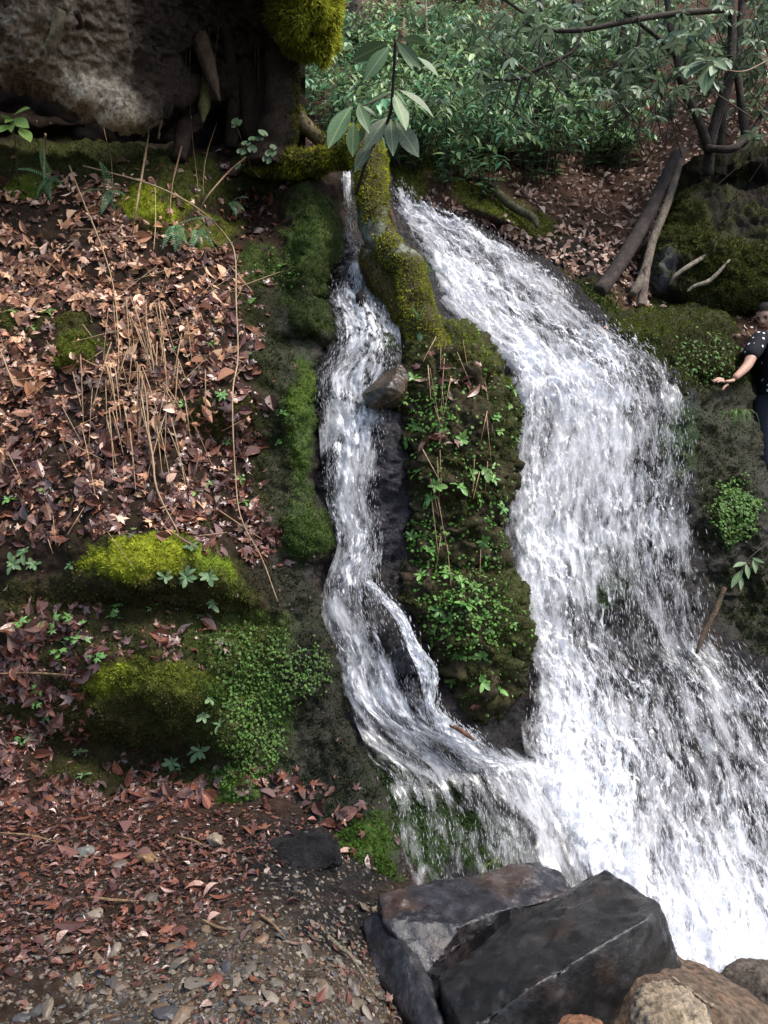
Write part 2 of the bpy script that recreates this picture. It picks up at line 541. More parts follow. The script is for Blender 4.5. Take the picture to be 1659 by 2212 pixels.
# ---- far hillside rising behind the falls
hill = Sheet((-500, -1500, 2300, 760), 9, [
    (850, 410, 8.1), (1000, 470, 7.9), (1230, 640, 7.35), (1330, 700, 7.0), (1600, 660, 7.8), (1450, 540, 8.5), (1200, 400, 9.0),
    (1000, 330, 9.5), (750, 300, 9.6), (1300, 220, 11.5), (800, 120, 13.0), (1620, 260, 9.8), (1650, 20, 13), (1000, 0, 16),
    (700, -300, 20), (1500, -300, 17), (400, 330, 9.0), (-100, 330, 9.0), (0, -200, 16), (-400, -1400, 34), (800, -1400, 36),
    (2000, -1400, 32), (2200, 300, 9.5), (2200, 700, 7.6), (900, 700, 7.6), (0, 700, 8.0), (1300, 420, 9.1), (1400, 640, 7.9)],
    bumps=[(1000, 420, 140, 30, 0.25, 25), (1100, 470, 90, 35, 0.3, 25), (900, 345, 80, 30, 0.35, 20)],
    disp=[(0.25, 0.6, 3, 'f'), (0.10, 2.2, 4, 'f'), (0.03, 9, 3, 'f')], seed=2)
hx, hy = hill.px, hill.py
hc = np.broadcast_to(np.array((0.060, 0.034, 0.022)), hx.shape + (3,)).copy()
hn = fbm(hill.P * 1.3, 4, 5)
hc = lerp3(hc, sstep(-0.05, 0.35, hn), (0.10, 0.055, 0.036))
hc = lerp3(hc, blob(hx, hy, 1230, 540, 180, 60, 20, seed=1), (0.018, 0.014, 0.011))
hmoss = np.maximum.reduce([blob(hx, hy, 930, 350, 90, 45, 25, seed=2), blob(hx, hy, 1050, 430, 100, 25, 25, seed=3), blob(hx, hy, 1150, 480, 60, 20, 20, seed=4),
                           blob(hx, hy, 880, 400, 45, 45, seed=5), blob(hx, hy, 1270, 640, 110, 40, 30, seed=6), blob(hx, hy, 1560, 640, 160, 50, seed=7)])
hmossc = np.broadcast_to(np.array(MOSS_O), hc.shape).copy()
hmossc = lerp3(hmossc, blob(hx, hy, 1270, 640, 140, 60, 30, seed=6), MOSS_D)
hmossc = lerp3(hmossc, blob(hx, hy, 1560, 640, 200, 60, seed=7), (0.06, 0.08, 0.014))
hc = lerp3(hc, hmoss * 0.9, (0.05, 0.055, 0.012))
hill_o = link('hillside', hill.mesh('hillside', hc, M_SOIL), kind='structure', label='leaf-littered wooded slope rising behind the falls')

# ---- rock behind the falling water
MAIN = [  # left (px, py, depth), right (px, py, depth), whiteness left / middle / right
    ((838, 412, 7.60), (868, 424, 7.75), (.7, .7, .6)),
    ((852, 470, 7.35), (930, 452, 7.60), (.75, .7, .6)),
    ((888, 520, 7.10), (1020, 497, 7.45), (.75, .65, .65)),
    ((918, 570, 6.90), (1110, 548, 7.25), (.85, .62, .65)),
    ((944, 645, 6.60), (1200, 600, 7.05), (.9, .65, .65)),
    ((1000, 712, 6.40), (1262, 668, 6.85), (.85, .65, .62)),
    ((1065, 772, 6.20), (1362, 735, 6.60), (.95, .68, .58)),
    ((1095, 835, 6.05), (1448, 790, 6.40), (.95, .75, .55)),
    ((1098, 930, 5.90), (1492, 880, 6.25), (.7, .82, .52)),
    ((1094, 1040, 5.75), (1500, 1000, 6.10), (.78, .75, .52)),
    ((1086, 1160, 5.60), (1508, 1130, 5.98), (.85, .68, .56)),
    ((1098, 1280, 5.42), (1528, 1260, 5.85), (.85, .5, .58)),
    ((1112, 1390, 5.28), (1556, 1380, 5.68), (.85, .5, .62)),
    ((1130, 1490, 5.12), (1650, 1470, 5.48), (.82, .58, .66)),
    ((1125, 1580, 4.92), (1720, 1560, 5.22), (.9, .58, .66)),
    ((1140, 1670, 4.68), (1780, 1680, 4.95), (1.0, .6, .62)),
    ((1180, 1780, 4.42), (1800, 1800, 4.65), (1.02, .64, .6)),
    ((1235, 1880, 4.18), (1820, 1920, 4.35), (.95, .68, .6)),
    ((1300, 1980, 3.95), (1840, 2030, 4.1), (.9, .85, .7)),
    ((1340, 2120, 3.72), (1860, 2150, 3.8), (.9, 1.0, .9)),
]
SIDE = [
    ((741, 390, 6.00), (756, 392, 6.00), (1.3, 1.3, 1.3)),
    ((743, 430, 5.90), (760, 430, 5.90), (.9, .9, .8)),
    ((746, 500, 5.72), (768, 505, 5.72), (.4, .5, .4)),
    ((738, 560, 5.60), (790, 575, 5.56), (.45, .7, .6)),
    ((705, 612, 5.46), (820, 625, 5.42), (.4, .62, .8)),
    ((696, 660, 5.32), (852, 680, 5.28), (.55, .7, .7)),
    ((724, 722, 5.18), (866, 745, 5.14), (.7, .8, .7)),
    ((700, 780, 5.06), (864, 795, 5.04), (.65, .55, .6)),
    ((680, 828, 5.00), (838, 845, 4.98), (.7, .6, .5)),
    ((688, 905, 4.94), (846, 915, 4.92), (.75, .7, .45)),
    ((694, 990, 4.88), (834, 1000, 4.86), (.75, .75, .4)),
    ((706, 1085, 4.82), (822, 1085, 4.80), (.75, .7, .45)),
    ((730, 1170, 4.78), (830, 1160, 4.76), (.8, .7, .6)),
    ((706, 1250, 4.72), (826, 1240, 4.70), (.75, .65, .6)),
    ((694, 1325, 4.66), (846, 1320, 4.64), (.75, .5, .42)),
    ((728, 1410, 4.58), (880, 1410, 4.55), (.75, .55, .45)),
    ((752, 1520, 4.48), (938, 1530, 4.42), (.74, .6, .58)),
    ((786, 1610, 4.36), (1048, 1590, 4.50), (.55, .52, .68)),
    ((812, 1700, 4.22), (1165, 1655, 4.66), (.4, .42, .72)),
    ((830, 1790, 4.06), (1236, 1770, 4.42), (.3, .34, .6)),
    ((850, 1880, 3.88), (1262, 1890, 4.18), (.2, .24, .48)),
    ((880, 1980, 3.72), (1300, 1990, 4.0), (.2, .24, .45)),
]
cct = []
for L, R, _ in MAIN:
    for f in (0.0, 0.5, 1.0):
        p = np.array(L) * (1 - f) + np.array(R) * f
        cct.append((p[0], p[1], p[2] + 0.17))
for L, R, _ in SIDE[::2] + [SIDE[-1]]:
    for f in (0.0, 1.0):
        p = np.array(L) * (1 - f) + np.array(R) * f
        cct.append((p[0], p[1], p[2] + 0.15))
cct += [(620, 1000, 5.3), (560, 1500, 4.9), (560, 1900, 4.4), (600, 500, 6.3), (860, 1100, 4.98), (850, 1350, 4.72), (1000, 2150, 3.9), (700, 2150, 3.9),
        (1700, 900, 6.4), (1700, 1200, 6.0), (840, 960, 5.02), (900, 1700, 4.52), (960, 1800, 4.45), (980, 1620, 4.6), (1700, 600, 7.6)]
CP = smooth_poly([(560, 430), (700, 380), (830, 385), (880, 424), (1000, 480), (1120, 548), (1215, 606), (1270, 672), (1370, 734), (1450, 795), (1490, 880), (1505, 1100), (1530, 1300), (1630, 1420), (1900, 1500), (1900, 2260), (540, 2260), (540, 1000)], 3)
cas = Sheet((540, 360, 1900, 2260), 5, cct, poly=CP, rnd=(35, 0.5), wob=(8, 2), bumps=[
    (1330, 1490, 50, 35, 0.10), (1400, 1600, 80, 60, 0.08), (1250, 1430, 60, 90, -0.1), (1420, 1000, 130, 120, 0.1), (1000, 600, 110, 25, 0.14, 28),
    (1190, 740, 40, 20, 0.1), (850, 1380, 40, 60, 0.08), (840, 960, 35, 90, 0.10), (1330, 1490, 40, 30, 0.04)],
    disp=[(0.06, 1.6, 3, 'f'), (0.08, 4.5, 4, 'r'), (0.045, 13, 4, 'r')], seed=6)
cx_, cy_ = cas.px, cas.py
cc = np.broadcast_to(np.array(ROCKC), cx_.shape + (3,)).copy()
cc = lerp3(cc, sstep(0, .4, fbm(cas.P * 3, 4, 8)), (0.030, 0.024, 0.019))
cc = lerp3(cc, blob(cx_, cy_, 850, 1050, 60, 180, seed=3), (0.034, 0.033, 0.040))
cmoss = np.maximum.reduce([blob(cx_, cy_, 860, 1790, 90, 150, -15, seed=11, nz=.6), blob(cx_, cy_, 1040, 1830, 110, 60, 30, seed=12, nz=.6),
    blob(cx_, cy_, 1290, 1260, 60, 60, seed=13, nz=.6), blob(cx_, cy_, 980, 620, 100, 18, 28, seed=14), 0.8 * blob(cx_, cy_, 1460, 950, 40, 80, seed=15),
    blob(cx_, cy_, 800, 745, 40, 14, 20, seed=16), blob(cx_, cy_, 930, 1720, 60, 60, seed=17), blob(cx_, cy_, 1180, 880, 22, 14, seed=18)])
cc = lerp3(cc, cmoss, (0.028, 0.05, 0.016))
cas_o = link('streambed_rock', cas.mesh('streambed_rock', cc, M_WETROCK), kind='structure', label='dark wet bedrock under the falling water')

# ---- bank on the left: leaf litter, moss ledges, wet edge towards the water
LB = smooth_poly([(-400, 240), (300, 250), (560, 300), (700, 330), (748, 395), (742, 480), (728, 560), (700, 630), (696, 655), (728, 715), (706, 750), (682, 800), (690, 900),
                  (702, 1050), (720, 1130), (734, 1180), (700, 1255), (692, 1330), (728, 1420), (752, 1530), (812, 1640), (852, 1750), (880, 1830), (905, 1900), (870, 1960),
                  (780, 1990), (690, 1960), (560, 1900), (300, 1900), (-400, 1900)], 3)
bank = Sheet((-400, 240, 930, 2000), 4, [
    (-300, 1700, 4.05), (0, 1700, 4.05), (300, 1680, 4.15), (480, 1720, 4.15), (590, 1760, 4.1), (720, 1900, 3.78), (850, 1860, 3.80), (-300, 1900, 3.7), (200, 1900, 3.7), (500, 1900, 3.72),
    (0, 1250, 4.25), (300, 1200, 4.2), (500, 1250, 4.3), (650, 1300, 4.5), (690, 1200, 4.66), (0, 900, 4.5), (300, 900, 4.55), (600, 900, 4.72), (690, 900, 4.88),
    (0, 600, 4.9), (300, 600, 5.0), (560, 600, 5.25), (700, 600, 5.42), (0, 400, 5.3), (300, 400, 5.45), (500, 400, 5.75), (720, 430, 5.8),
    (0, 300, 5.7), (300, 300, 6.0), (600, 310, 6.2), (-300, 900, 4.4), (-300, 300, 5.6), (650, 1600, 4.35), (400, 1500, 4.1), (650, 1450, 4.45), (100, 1500, 4.15), (800, 1700, 4.1)],
    poly=LB, rnd=(45, 0.30), wob=(10, 2.2), bumps=[
        (300, 1205, 160, 50, 0.12, 4), (500, 1260, 70, 50, 0.12, 35), (280, 1310, 220, 34, -0.12, 6), (360, 1490, 200, 95, 0.11, 14), (330, 1640, 220, 40, -0.2, 8), (500, 1600, 60, 80, 0.10),
        (540, 470, 90, 90, -0.55), (600, 640, 70, 60, -0.1), (680, 540, 55, 110, 0.14), (690, 690, 60, 45, 0.12), (640, 740, 60, 25, -0.14), (640, 900, 48, 130, 0.18), (660, 1150, 60, 70, 0.14),
        (500, 870, 100, 40, 0.06), (480, 960, 150, 40, -0.10), (160, 760, 70, 40, 0.06), (520, 1680, 60, 60, 0.1), (330, 440, 60, 50, 0.1), (100, 300, 400, 25, -0.25), (510, 1430, 60, 30, 0.05),
        (640, 1420, 60, 100, 0.06), (800, 1850, 70, 70, 0.08), (80, 1460, 120, 40, 0.05)],
    disp=[(0.10, 1.3, 3, 'f'), (0.07, 4, 4, 'f'), (0.025, 13, 3, 'f')], seed=4)
bx, by = bank.px, bank.py
bc = np.broadcast_to(np.array(SOIL), bx.shape + (3,)).copy()
bc = lerp3(bc, sstep(0, .4, fbm(bank.P * 4, 4, 3)), (0.034, 0.021, 0.013))
wet = np.maximum.reduce([.8 * sstep(1700, 1760, by), sstep(540, 620, bx + 30 * fbm(bank.P * 3, 3, 9)) * sstep(600, 700, by), blob(bx, by, 640, 1650, 160, 140, seed=2), blob(bx, by, 620, 760, 80, 50, seed=3)])
bc = lerp3(bc, wet * 0.8, (0.018, 0.016, 0.016))
# moss patches: cx, cy, rx, ry, rot, colour, strength
MP = [(400, 1440, 280, 260, 10, (.055, .068, .016), .5), (300, 1205, 125, 42, -5, MOSS_Y, 1), (480, 1250, 95, 40, 35, (.17, .24, .022), 1), (250, 1490, 70, 55, 0, (.24, .28, .024), 1), (400, 1505, 190, 85, 14, MOSS_O, .9),
      (480, 1320, 110, 60, 15, (.09, .11, .02), .6), (560, 1500, 120, 110, 0, (.05, .10, .016), .8), (512, 1690, 48, 50, 0, (.09, .18, .02), 1), (640, 920, 46, 160, 4, (.055, .10, .016), .9), (655, 1130, 60, 80, -10, (.045, .075, .015), 1),
      (650, 850, 28, 60, 0, (.085, .145, .018), .9), (675, 540, 62, 120, 0, (.045, .075, .015), 1), (700, 600, 30, 40, 0, MOSS_D, 1), (680, 690, 60, 38, 10, MOSS_D, 1), (330, 445, 75, 50, 0, MOSS_Y, 1),
      (170, 760, 60, 45, 0, MOSS_O, 1), (40, 700, 50, 30, 0, (.07, .08, .016), .8), (460, 500, 60, 40, 0, (.12, .14, .018), .9), (150, 340, 200, 42, 0, (.055, .065, .014), .9), (60, 400, 60, 30, 0, (.13, .17, .02), .8),
      (250, 350, 130, 40, 0, (.05, .06, .014), .9), (420, 400, 80, 50, 0, (.08, .10, .016), .8), (600, 360, 90, 50, 0, MOSS_D, 1), (560, 580, 60, 40, 0, (.05, .08, .016), .8),
      (800, 1840, 85, 95, 0, (.05, .095, .014), 1), (740, 1690, 80, 90, 0, (.016, .024, .009), .7), (700, 1560, 70, 120, -10, (.016, .021, .009), .6), (90, 1560, 90, 50, 0, (.05, .055, .014), .5), (200, 1660, 120, 30, 0, (.055, .06, .014), .6),
      (480, 900, 90, 50, 0, (.06, .062, .014), .7), (120, 1300, 200, 40, 0, (.05, .055, .012), .6), (640, 640, 70, 50, 0, MOSS_D, .8), (660, 1400, 80, 100, 0, (.018, .024, .009), .6),
      (590, 780, 50, 90, 0, (.035, .045, .012), .7), (590, 1010, 40, 130, 0, (.035, .045, .012), .7), (600, 1270, 70, 70, 0, (.018, .022, .009), .6), (520, 1380, 110, 80, 0, (.06, .09, .018), .8), (300, 1290, 240, 50, 0, (.045, .045, .012), .6),
      (330, 1560, 230, 60, 0, (.05, .05, .013), .8), (480, 1620, 120, 90, 0, (.05, .07, .015), .8), (560, 680, 50, 50, 0, (.035, .045, .012), .6),
      (160, 700, 50, 20, 0, (.08, .09, .016), .6), (350, 1640, 120, 40, 0, (.035, .035, .012), .6)]
bmoss = np.zeros(bx.shape)
bmc = np.broadcast_to(np.array(MOSS_D), bc.shape).copy()
for i, (mx_, my_, rx_, ry_, ro_, cl_, st_) in enumerate(MP):
    b_ = blob(bx, by, mx_, my_, rx_, ry_, ro_, seed=20 + i, nz=.8)
    bmc = lerp3(bmc, b_, cl_)
    bmoss = np.maximum(bmoss, b_ * st_)
bc = lerp3(bc, bmoss * 0.85, (0, 0, 0)) + bmc * (bmoss * 0.85 * 0.7)[..., None]
bmoss = bmoss * (.55 + .6 * sstep(-.3, .15, fbm(bank.P * 9, 3, 71)))
bank.P = bank.P + bank.N * (np.clip(bmoss, 0, 1) * (.012 + .03 * fbm(bank.P * 16, 3, 61)))[..., None]
bank._norm()
bc = np.concatenate([bc, (1 - .95 * wet * (1 - bmoss))[..., None]], -1)
bank_o = link('earth_bank', bank.mesh('earth_bank', bc, M_SOIL), kind='structure', label='steep earth bank of brown leaves and moss beside the small fall')

# moss colour varies from clump to clump
bmc = bmc * (1 + .55 * fbm(bank.P * 7, 3, 77))[..., None]
# ---- rib of rock between the two falls, coated with moss and small plants
RIB = smooth_poly([(868, 700), (858, 780), (862, 880), (866, 960), (868, 1080), (866, 1180), (860, 1270), (874, 1340), (925, 1410), (960, 1470), (1005, 1530), (1050, 1540), (1085, 1500), (1112, 1440),
                   (1126, 1370), (1120, 1300), (1094, 1230), (1080, 1160), (1086, 1080), (1108, 1010), (1114, 920), (1108, 845), (1082, 812), (1072, 770), (1020, 720), (965, 692), (925, 668), (890, 664)], 4)
rib = Sheet((830, 560, 1160, 1580), 3.2, [(870, 650, 5.25), (930, 660, 5.3), (900, 800, 5.02), (1070, 790, 5.15), (1000, 900, 4.92), (1100, 950, 5.0), (890, 1000, 4.95), (1000, 1100, 4.85), (1080, 1150, 4.9),
                                         (900, 1300, 4.74), (1100, 1370, 4.74), (1000, 1350, 4.62), (1040, 1540, 4.62), (1000, 1480, 4.6), (1150, 700, 5.3), (830, 1550, 4.6)],
            poly=RIB, rnd=(60, 0.42), wob=(22, 2.2), bumps=[(1010, 1235, 90, 30, -0.10), (1010, 850, 90, 30, -0.07), (1040, 940, 60, 60, .06), (1060, 1380, 60, 80, .08), (940, 1010, 40, 70, .05), (980, 1470, 80, 25, -.04)],
            disp=[(0.09, 2.5, 3, 'f'), (0.09, 6, 4, 'r'), (0.03, 16, 3, 'f')], seed=9)
rx_, ry_ = rib.px, rib.py
rc = np.broadcast_to(np.array((0.034, 0.027, 0.016)), rx_.shape + (3,)).copy()
rc = lerp3(rc, blob(rx_, ry_, 960, 1240, 70, 26, seed=4), (0.07, 0.045, 0.038))
rmoss = np.maximum.reduce([.12 + .6 * sstep(-.15, .2, fbm(rib.P * 6, 4, 44)), blob(rx_, ry_, 1060, 780, 40, 30, 40, seed=1), blob(rx_, ry_, 1000, 720, 60, 25, 40, seed=2), blob(rx_, ry_, 1090, 1330, 50, 120, seed=3),
                           blob(rx_, ry_, 890, 720, 30, 80, seed=5), blob(rx_, ry_, 1095, 900, 30, 100, seed=6)])
rmc = np.broadcast_to(np.array((.050, .058, .014)), rc.shape).copy()
for a in [(1000, 735, 120, 28, 42, (.20, .25, .024)), (1065, 772, 45, 28, 40, (.19, .25, .024)), (1085, 820, 28, 20, 30, (.15, .21, .022)), (1100, 1340, 40, 120, 0, (.045, .07, .014)), (890, 690, 24, 60, 0, (.13, .17, .02)),
          (915, 760, 30, 50, 0, (.085, .095, .016)), (1095, 930, 20, 90, 0, (.045, .065, .014)), (930, 1400, 40, 50, 0, (.045, .07, .014)), (905, 1340, 14, 12, 0, MOSS_Y)]:
    rmc = lerp3(rmc, blob(rx_, ry_, *a[:5], seed=int(a[0])), a[5])
rmc = rmc * (1 + .6 * fbm(rib.P * 7, 3, 78))[..., None]
rc = lerp3(rc, rmoss * .7, (0.035, 0.04, 0.012))
rib_o = link('mossy_rock_rib', rib.mesh('mossy_rock_rib', rc, M_SOIL), None, 'tall mossy rock rib hung with green rosette plants between the two falls', 'rock')

# ---- mossy rock right of the main fall
RR = smooth_poly([(1290, 690), (1340, 690), (1400, 682), (1480, 672), (1545, 680), (1585, 720), (1600, 775), (1625, 830), (1634, 900), (1640, 1010), (1760, 1040), (1900, 1060), (1900, 1560), (1500, 1560), (1460, 1300), (1440, 1000), (1380, 850)], 4)
rrk = Sheet((1270, 640, 1920, 1580), 4.2, [(1330, 720, 6.75), (1400, 690, 7.0), (1500, 678, 7.25), (1590, 740, 7.3), (1450, 800, 6.6), (1540, 800, 6.85), (1490, 950, 6.42), (1600, 900, 6.9), (1620, 1000, 6.8), (1560, 1000, 6.5),
                                          (1500, 1150, 6.2), (1640, 1080, 6.5), (1520, 1400, 5.85), (1650, 1400, 5.9), (1650, 1200, 6.2), (1880, 1100, 6.4), (1880, 1500, 5.7), (1300, 720, 6.9)],
             poly=RR, rnd=(60, 0.45), wob=(10, 2), bumps=[(1550, 880, 90, 25, -0.16), (1560, 828, 60, 36, -0.3), (1480, 760, 70, 40, .08), (1560, 1130, 60, 50, .1), (1590, 1300, 80, 60, -.15)],
             disp=[(0.12, 1.8, 3, 'f'), (0.09, 4, 4, 'r'), (0.035, 13, 3, 'f')], seed=12)
qx, qy = rrk.px, rrk.py
qc = np.broadcast_to(np.array((0.014, 0.012, 0.009)), qx.shape + (3,)).copy()
qmoss = np.maximum.reduce([sstep(900, 800, qy + 40 * fbm(rrk.P * 3, 3, 2)) * .95, .45 * blob(qx, qy, 1540, 980, 120, 130, seed=2, nz=.7), blob(qx, qy, 1570, 1110, 50, 70, seed=3, nz=.6), .4 * blob(qx, qy, 1640, 1300, 60, 120, seed=4), .1 + .4 * sstep(-.1, .25, fbm(rrk.P * 5, 4, 45))])
qmc = np.broadcast_to(np.array((.032, .043, .012)), qc.shape).copy()
for a in [(1400, 715, 80, 30, 10, (.115, .13, .016)), (1500, 700, 90, 40, 0, (.08, .09, .014)), (1570, 740, 30, 60, -20, (.10, .11, .016)), (1440, 790, 80, 40, 20, (.05, .075, .014)), (1575, 1105, 40, 50, 0, (.05, .10, .016)), (1520, 770, 90, 50, 0, (.06, .062, .018))]:
    qmc = lerp3(qmc, blob(qx, qy, *a[:5], seed=int(a[1])), a[5])
qmc = qmc * (1 + .6 * fbm(rrk.P * 5, 3, 79))[..., None]
qc = lerp3(qc, qmoss * .75, (0.028, 0.032, 0.010))
qc = np.concatenate([qc, (1 - .75 * sstep(820, 900, qy) * (1 - qmoss))[..., None]], -1)
rrk_o = link('mossy_boulder', rrk.mesh('mossy_boulder', qc, M_SOIL), None, 'broad dark mossy boulder beside the main fall under the outstretched hand', 'boulder')

# ---- root-bound mossy hump under the rhododendron stems
HR = smooth_poly([(1365, 640), (1385, 590), (1420, 510), (1455, 430), (1490, 380), (1540, 345), (1640, 335), (1850, 330), (1850, 680), (1640, 680), (1520, 672), (1430, 660)], 4)
hum = Sheet((1340, 300, 1870, 700), 4.5, [(1380, 630, 8.0), (1420, 520, 8.2), (1500, 390, 8.6), (1640, 350, 8.5), (1500, 600, 7.7), (1640, 640, 7.5), (1640, 480, 8.0), (1840, 350, 8.4), (1840, 660, 7.5)],
            poly=HR, rnd=(45, 0.5), wob=(12, 2), bumps=[(1560, 400, 100, 40, -.35), (1430, 600, 40, 60, .1), (1560, 560, 60, 50, .12)], disp=[(0.2, 1.5, 3, 'f'), (0.12, 4, 4, 'r'), (0.05, 12, 3, 'f')], seed=15)
ux_, uy_ = hum.px, hum.py
uc = np.broadcast_to(np.array((0.012, 0.009, 0.007)), ux_.shape + (3,)).copy()
uc = lerp3(uc, blob(ux_, uy_, 1420, 590, 35, 60, 20, seed=3), (.06, .062, .06))
umoss = np.maximum.reduce([blob(ux_, uy_, 1430, 480, 60, 90, 25, seed=1), blob(ux_, uy_, 1500, 520, 60, 60, seed=2), blob(ux_, uy_, 1600, 600, 110, 70, seed=3), .45 * sstep(-.1, .2, fbm(hum.P * 4, 3, 5))])
umc = np.broadcast_to(np.array((.060, .066, .014)), uc.shape).copy()
uc = lerp3(uc, umoss * .75, (.045, .05, .012))
hum_o = link('root_hump', hum.mesh('root_hump', uc, M_SOIL), None, 'dark mossy hump of roots and soil under the rhododendron stems', 'mound')

# ---- overhanging boulder at the upper left
OV = smooth_poly([(-500, -700), (700, -700), (660, -200), (600, 60), (560, 180), (470, 230), (380, 235), (330, 270), (285, 282), (235, 270), (185, 246), (110, 205), (0, 172), (-150, 150), (-500, 180)], 4)
ovh = Sheet((-520, -720, 720, 320), 5, [(-400, 150, 5.0), (0, 160, 5.05), (180, 235, 5.1), (280, 270, 5.15), (0, 0, 4.7), (250, 0, 4.85), (-400, 0, 4.6), (450, 200, 5.75), (400, 0, 5.35), (560, 60, 5.7), (0, -300, 4.35), (300, -300, 4.4), (600, -300, 4.8),
                                       (-400, -650, 4.0), (100, -650, 4.0), (650, -650, 4.3), (150, 120, 4.9)],  # unseen top leans forward, shaped to shade the hollow below
            poly=OV, rnd=(40, 0.45), wob=(8, 2), bumps=[(200, 215, 90, 35, .10, 35), (420, 120, 80, 60, -.15), (60, 60, 60, 70, .06)], disp=[(0.12, 1.4, 3, 'f'), (0.07, 4, 4, 'r'), (0.05, 14, 4, 'r')], seed=17)
ox, oy = ovh.px, ovh.py
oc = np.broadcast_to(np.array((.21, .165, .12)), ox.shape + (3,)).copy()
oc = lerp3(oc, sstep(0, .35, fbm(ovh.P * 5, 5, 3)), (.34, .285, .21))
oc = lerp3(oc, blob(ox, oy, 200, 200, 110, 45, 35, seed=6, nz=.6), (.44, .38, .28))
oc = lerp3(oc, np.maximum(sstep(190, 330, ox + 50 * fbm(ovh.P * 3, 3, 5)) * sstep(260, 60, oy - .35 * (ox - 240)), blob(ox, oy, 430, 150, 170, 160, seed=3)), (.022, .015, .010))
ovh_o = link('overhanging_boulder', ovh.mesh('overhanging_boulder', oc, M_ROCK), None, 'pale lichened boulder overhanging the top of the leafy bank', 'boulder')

# ---- gravel floor in front
def gz(px, py):
    return 0.02 - 0.32 * sstep(560, 980, px) - 0.75 * sstep(880, 1120, px)
def gdepth(px, py):
    return (CH - gz(px, py)) / ((py - CY) / F)
grd = Sheet((-500, 1560, 2100, 2900), 6, depth=gdepth, disp=[(0.05, 1.2, 3, 'f'), (0.03, 4, 3, 'f'), (0.012, 14, 3, 'f')], seed=19)
gx_, gy_ = grd.px, grd.py
gc = np.broadcast_to(np.array((.038, .022, .015)), gx_.shape + (3,)).copy()
gc = lerp3(gc, blob(gx_, gy_, 560, 2130, 420, 160, -5, seed=3, nz=.5), (.075, .055, .038))
gc = lerp3(gc, np.maximum(blob(gx_, gy_, 760, 2000, 130, 80, seed=4), blob(gx_, gy_, 690, 1860, 190, 100, seed=5)), (.016, .014, .013))
grd_o = link('gravel_floor', grd.mesh('gravel_floor', gc, M_WETROCK), kind='structure', label='wet gravel floor at the foot of the bank')
# ================================================================ falling water
def water_mat(name, thr, soft, fx, fy, seed, dist=0.6, gain=1.0):
    """broken white water: aerated strands with clear gaps, laid along the flow of the mesh"""
    m, nt, b = nodes(name)
    at = nn(nt, 'ShaderNodeAttribute', attribute_name='flow')
    wh = nn(nt, 'ShaderNodeAttribute', attribute_name='white')
    mp = nn(nt, 'ShaderNodeMapping')
    mp.inputs['Scale'].default_value = (fx, fy, 1); mp.inputs['Location'].default_value = (seed * 3.1, seed * 7.7, seed)
    nt.links.new(at.outputs['Vector'], mp.inputs['Vector'])
    n1 = nn(nt, 'ShaderNodeTexNoise'); n1.inputs['Scale'].default_value = 1.0; n1.inputs['Detail'].default_value = 7; n1.inputs['Roughness'].default_value = 0.7; n1.inputs['Distortion'].default_value = dist
    nt.links.new(mp.outputs[0], n1.inputs['Vector'])
    ad = nn(nt, 'ShaderNodeMath', operation='ADD')
    st = nn(nt, 'ShaderNodeMapRange'); st.inputs['From Min'].default_value = .24; st.inputs['From Max'].default_value = .76; st.clamp = False
    nt.links.new(n1.outputs['Fac'], st.inputs['Value'])
    nt.links.new(st.outputs[0], ad.inputs[0]); nt.links.new(wh.outputs['Fac'], ad.inputs[1])
    mr = nn(nt, 'ShaderNodeMapRange'); mr.interpolation_type = 'SMOOTHSTEP'
    mr.inputs['From Min'].default_value = thr; mr.inputs['From Max'].default_value = thr + soft
    mr.inputs['To Max'].default_value = gain
    nt.links.new(ad.outputs[0], mr.inputs['Value'])
    df = nn(nt, 'ShaderNodeBsdfDiffuse'); df.inputs['Color'].default_value = (.84, .86, .90, 1)
    tl = nn(nt, 'ShaderNodeBsdfTranslucent'); tl.inputs['Color'].default_value = (.84, .86, .90, 1)
    mx = nn(nt, 'ShaderNodeMixShader'); mx.inputs[0].default_value = 0.45
    nt.links.new(df.outputs[0], mx.inputs[1]); nt.links.new(tl.outputs[0], mx.inputs[2])
    gl = nn(nt, 'ShaderNodeBsdfGlossy'); gl.inputs['Roughness'].default_value = 0.15
    m2 = nn(nt, 'ShaderNodeMixShader'); m2.inputs[0].default_value = 0.03
    nt.links.new(mx.outputs[0], m2.inputs[1]); nt.links.new(gl.outputs[0], m2.inputs[2])
    tr = nn(nt, 'ShaderNodeBsdfTransparent')
    m3 = nn(nt, 'ShaderNodeMixShader')
    nt.links.new(mr.outputs[0], m3.inputs[0]); nt.links.new(tr.outputs[0], m3.inputs[1]); nt.links.new(m2.outputs[0], m3.inputs[2])
    nt.links.new(m3.outputs[0], nt.nodes['Material Output'].inputs['Surface'])
    return m

def drop_mat():
    m, nt, b = nodes('water_drops')
    df = nn(nt, 'ShaderNodeBsdfDiffuse'); df.inputs['Color'].default_value = (.84, .86, .90, 1)
    tl = nn(nt, 'ShaderNodeBsdfTranslucent'); tl.inputs['Color'].default_value = (.84, .86, .90, 1)
    mx = nn(nt, 'ShaderNodeMixShader'); mx.inputs[0].default_value = 0.5
    nt.links.new(df.outputs[0], mx.inputs[1]); nt.links.new(tl.outputs[0], mx.inputs[2])
    tr = nn(nt, 'ShaderNodeBsdfTransparent'); m3 = nn(nt, 'ShaderNodeMixShader'); m3.inputs[0].default_value = .4
    nt.links.new(tr.outputs[0], m3.inputs[1]); nt.links.new(mx.outputs[0], m3.inputs[2])
    nt.links.new(m3.outputs[0], nt.nodes['Material Output'].inputs['Surface'])
    return m
M_DROP = drop_mat()

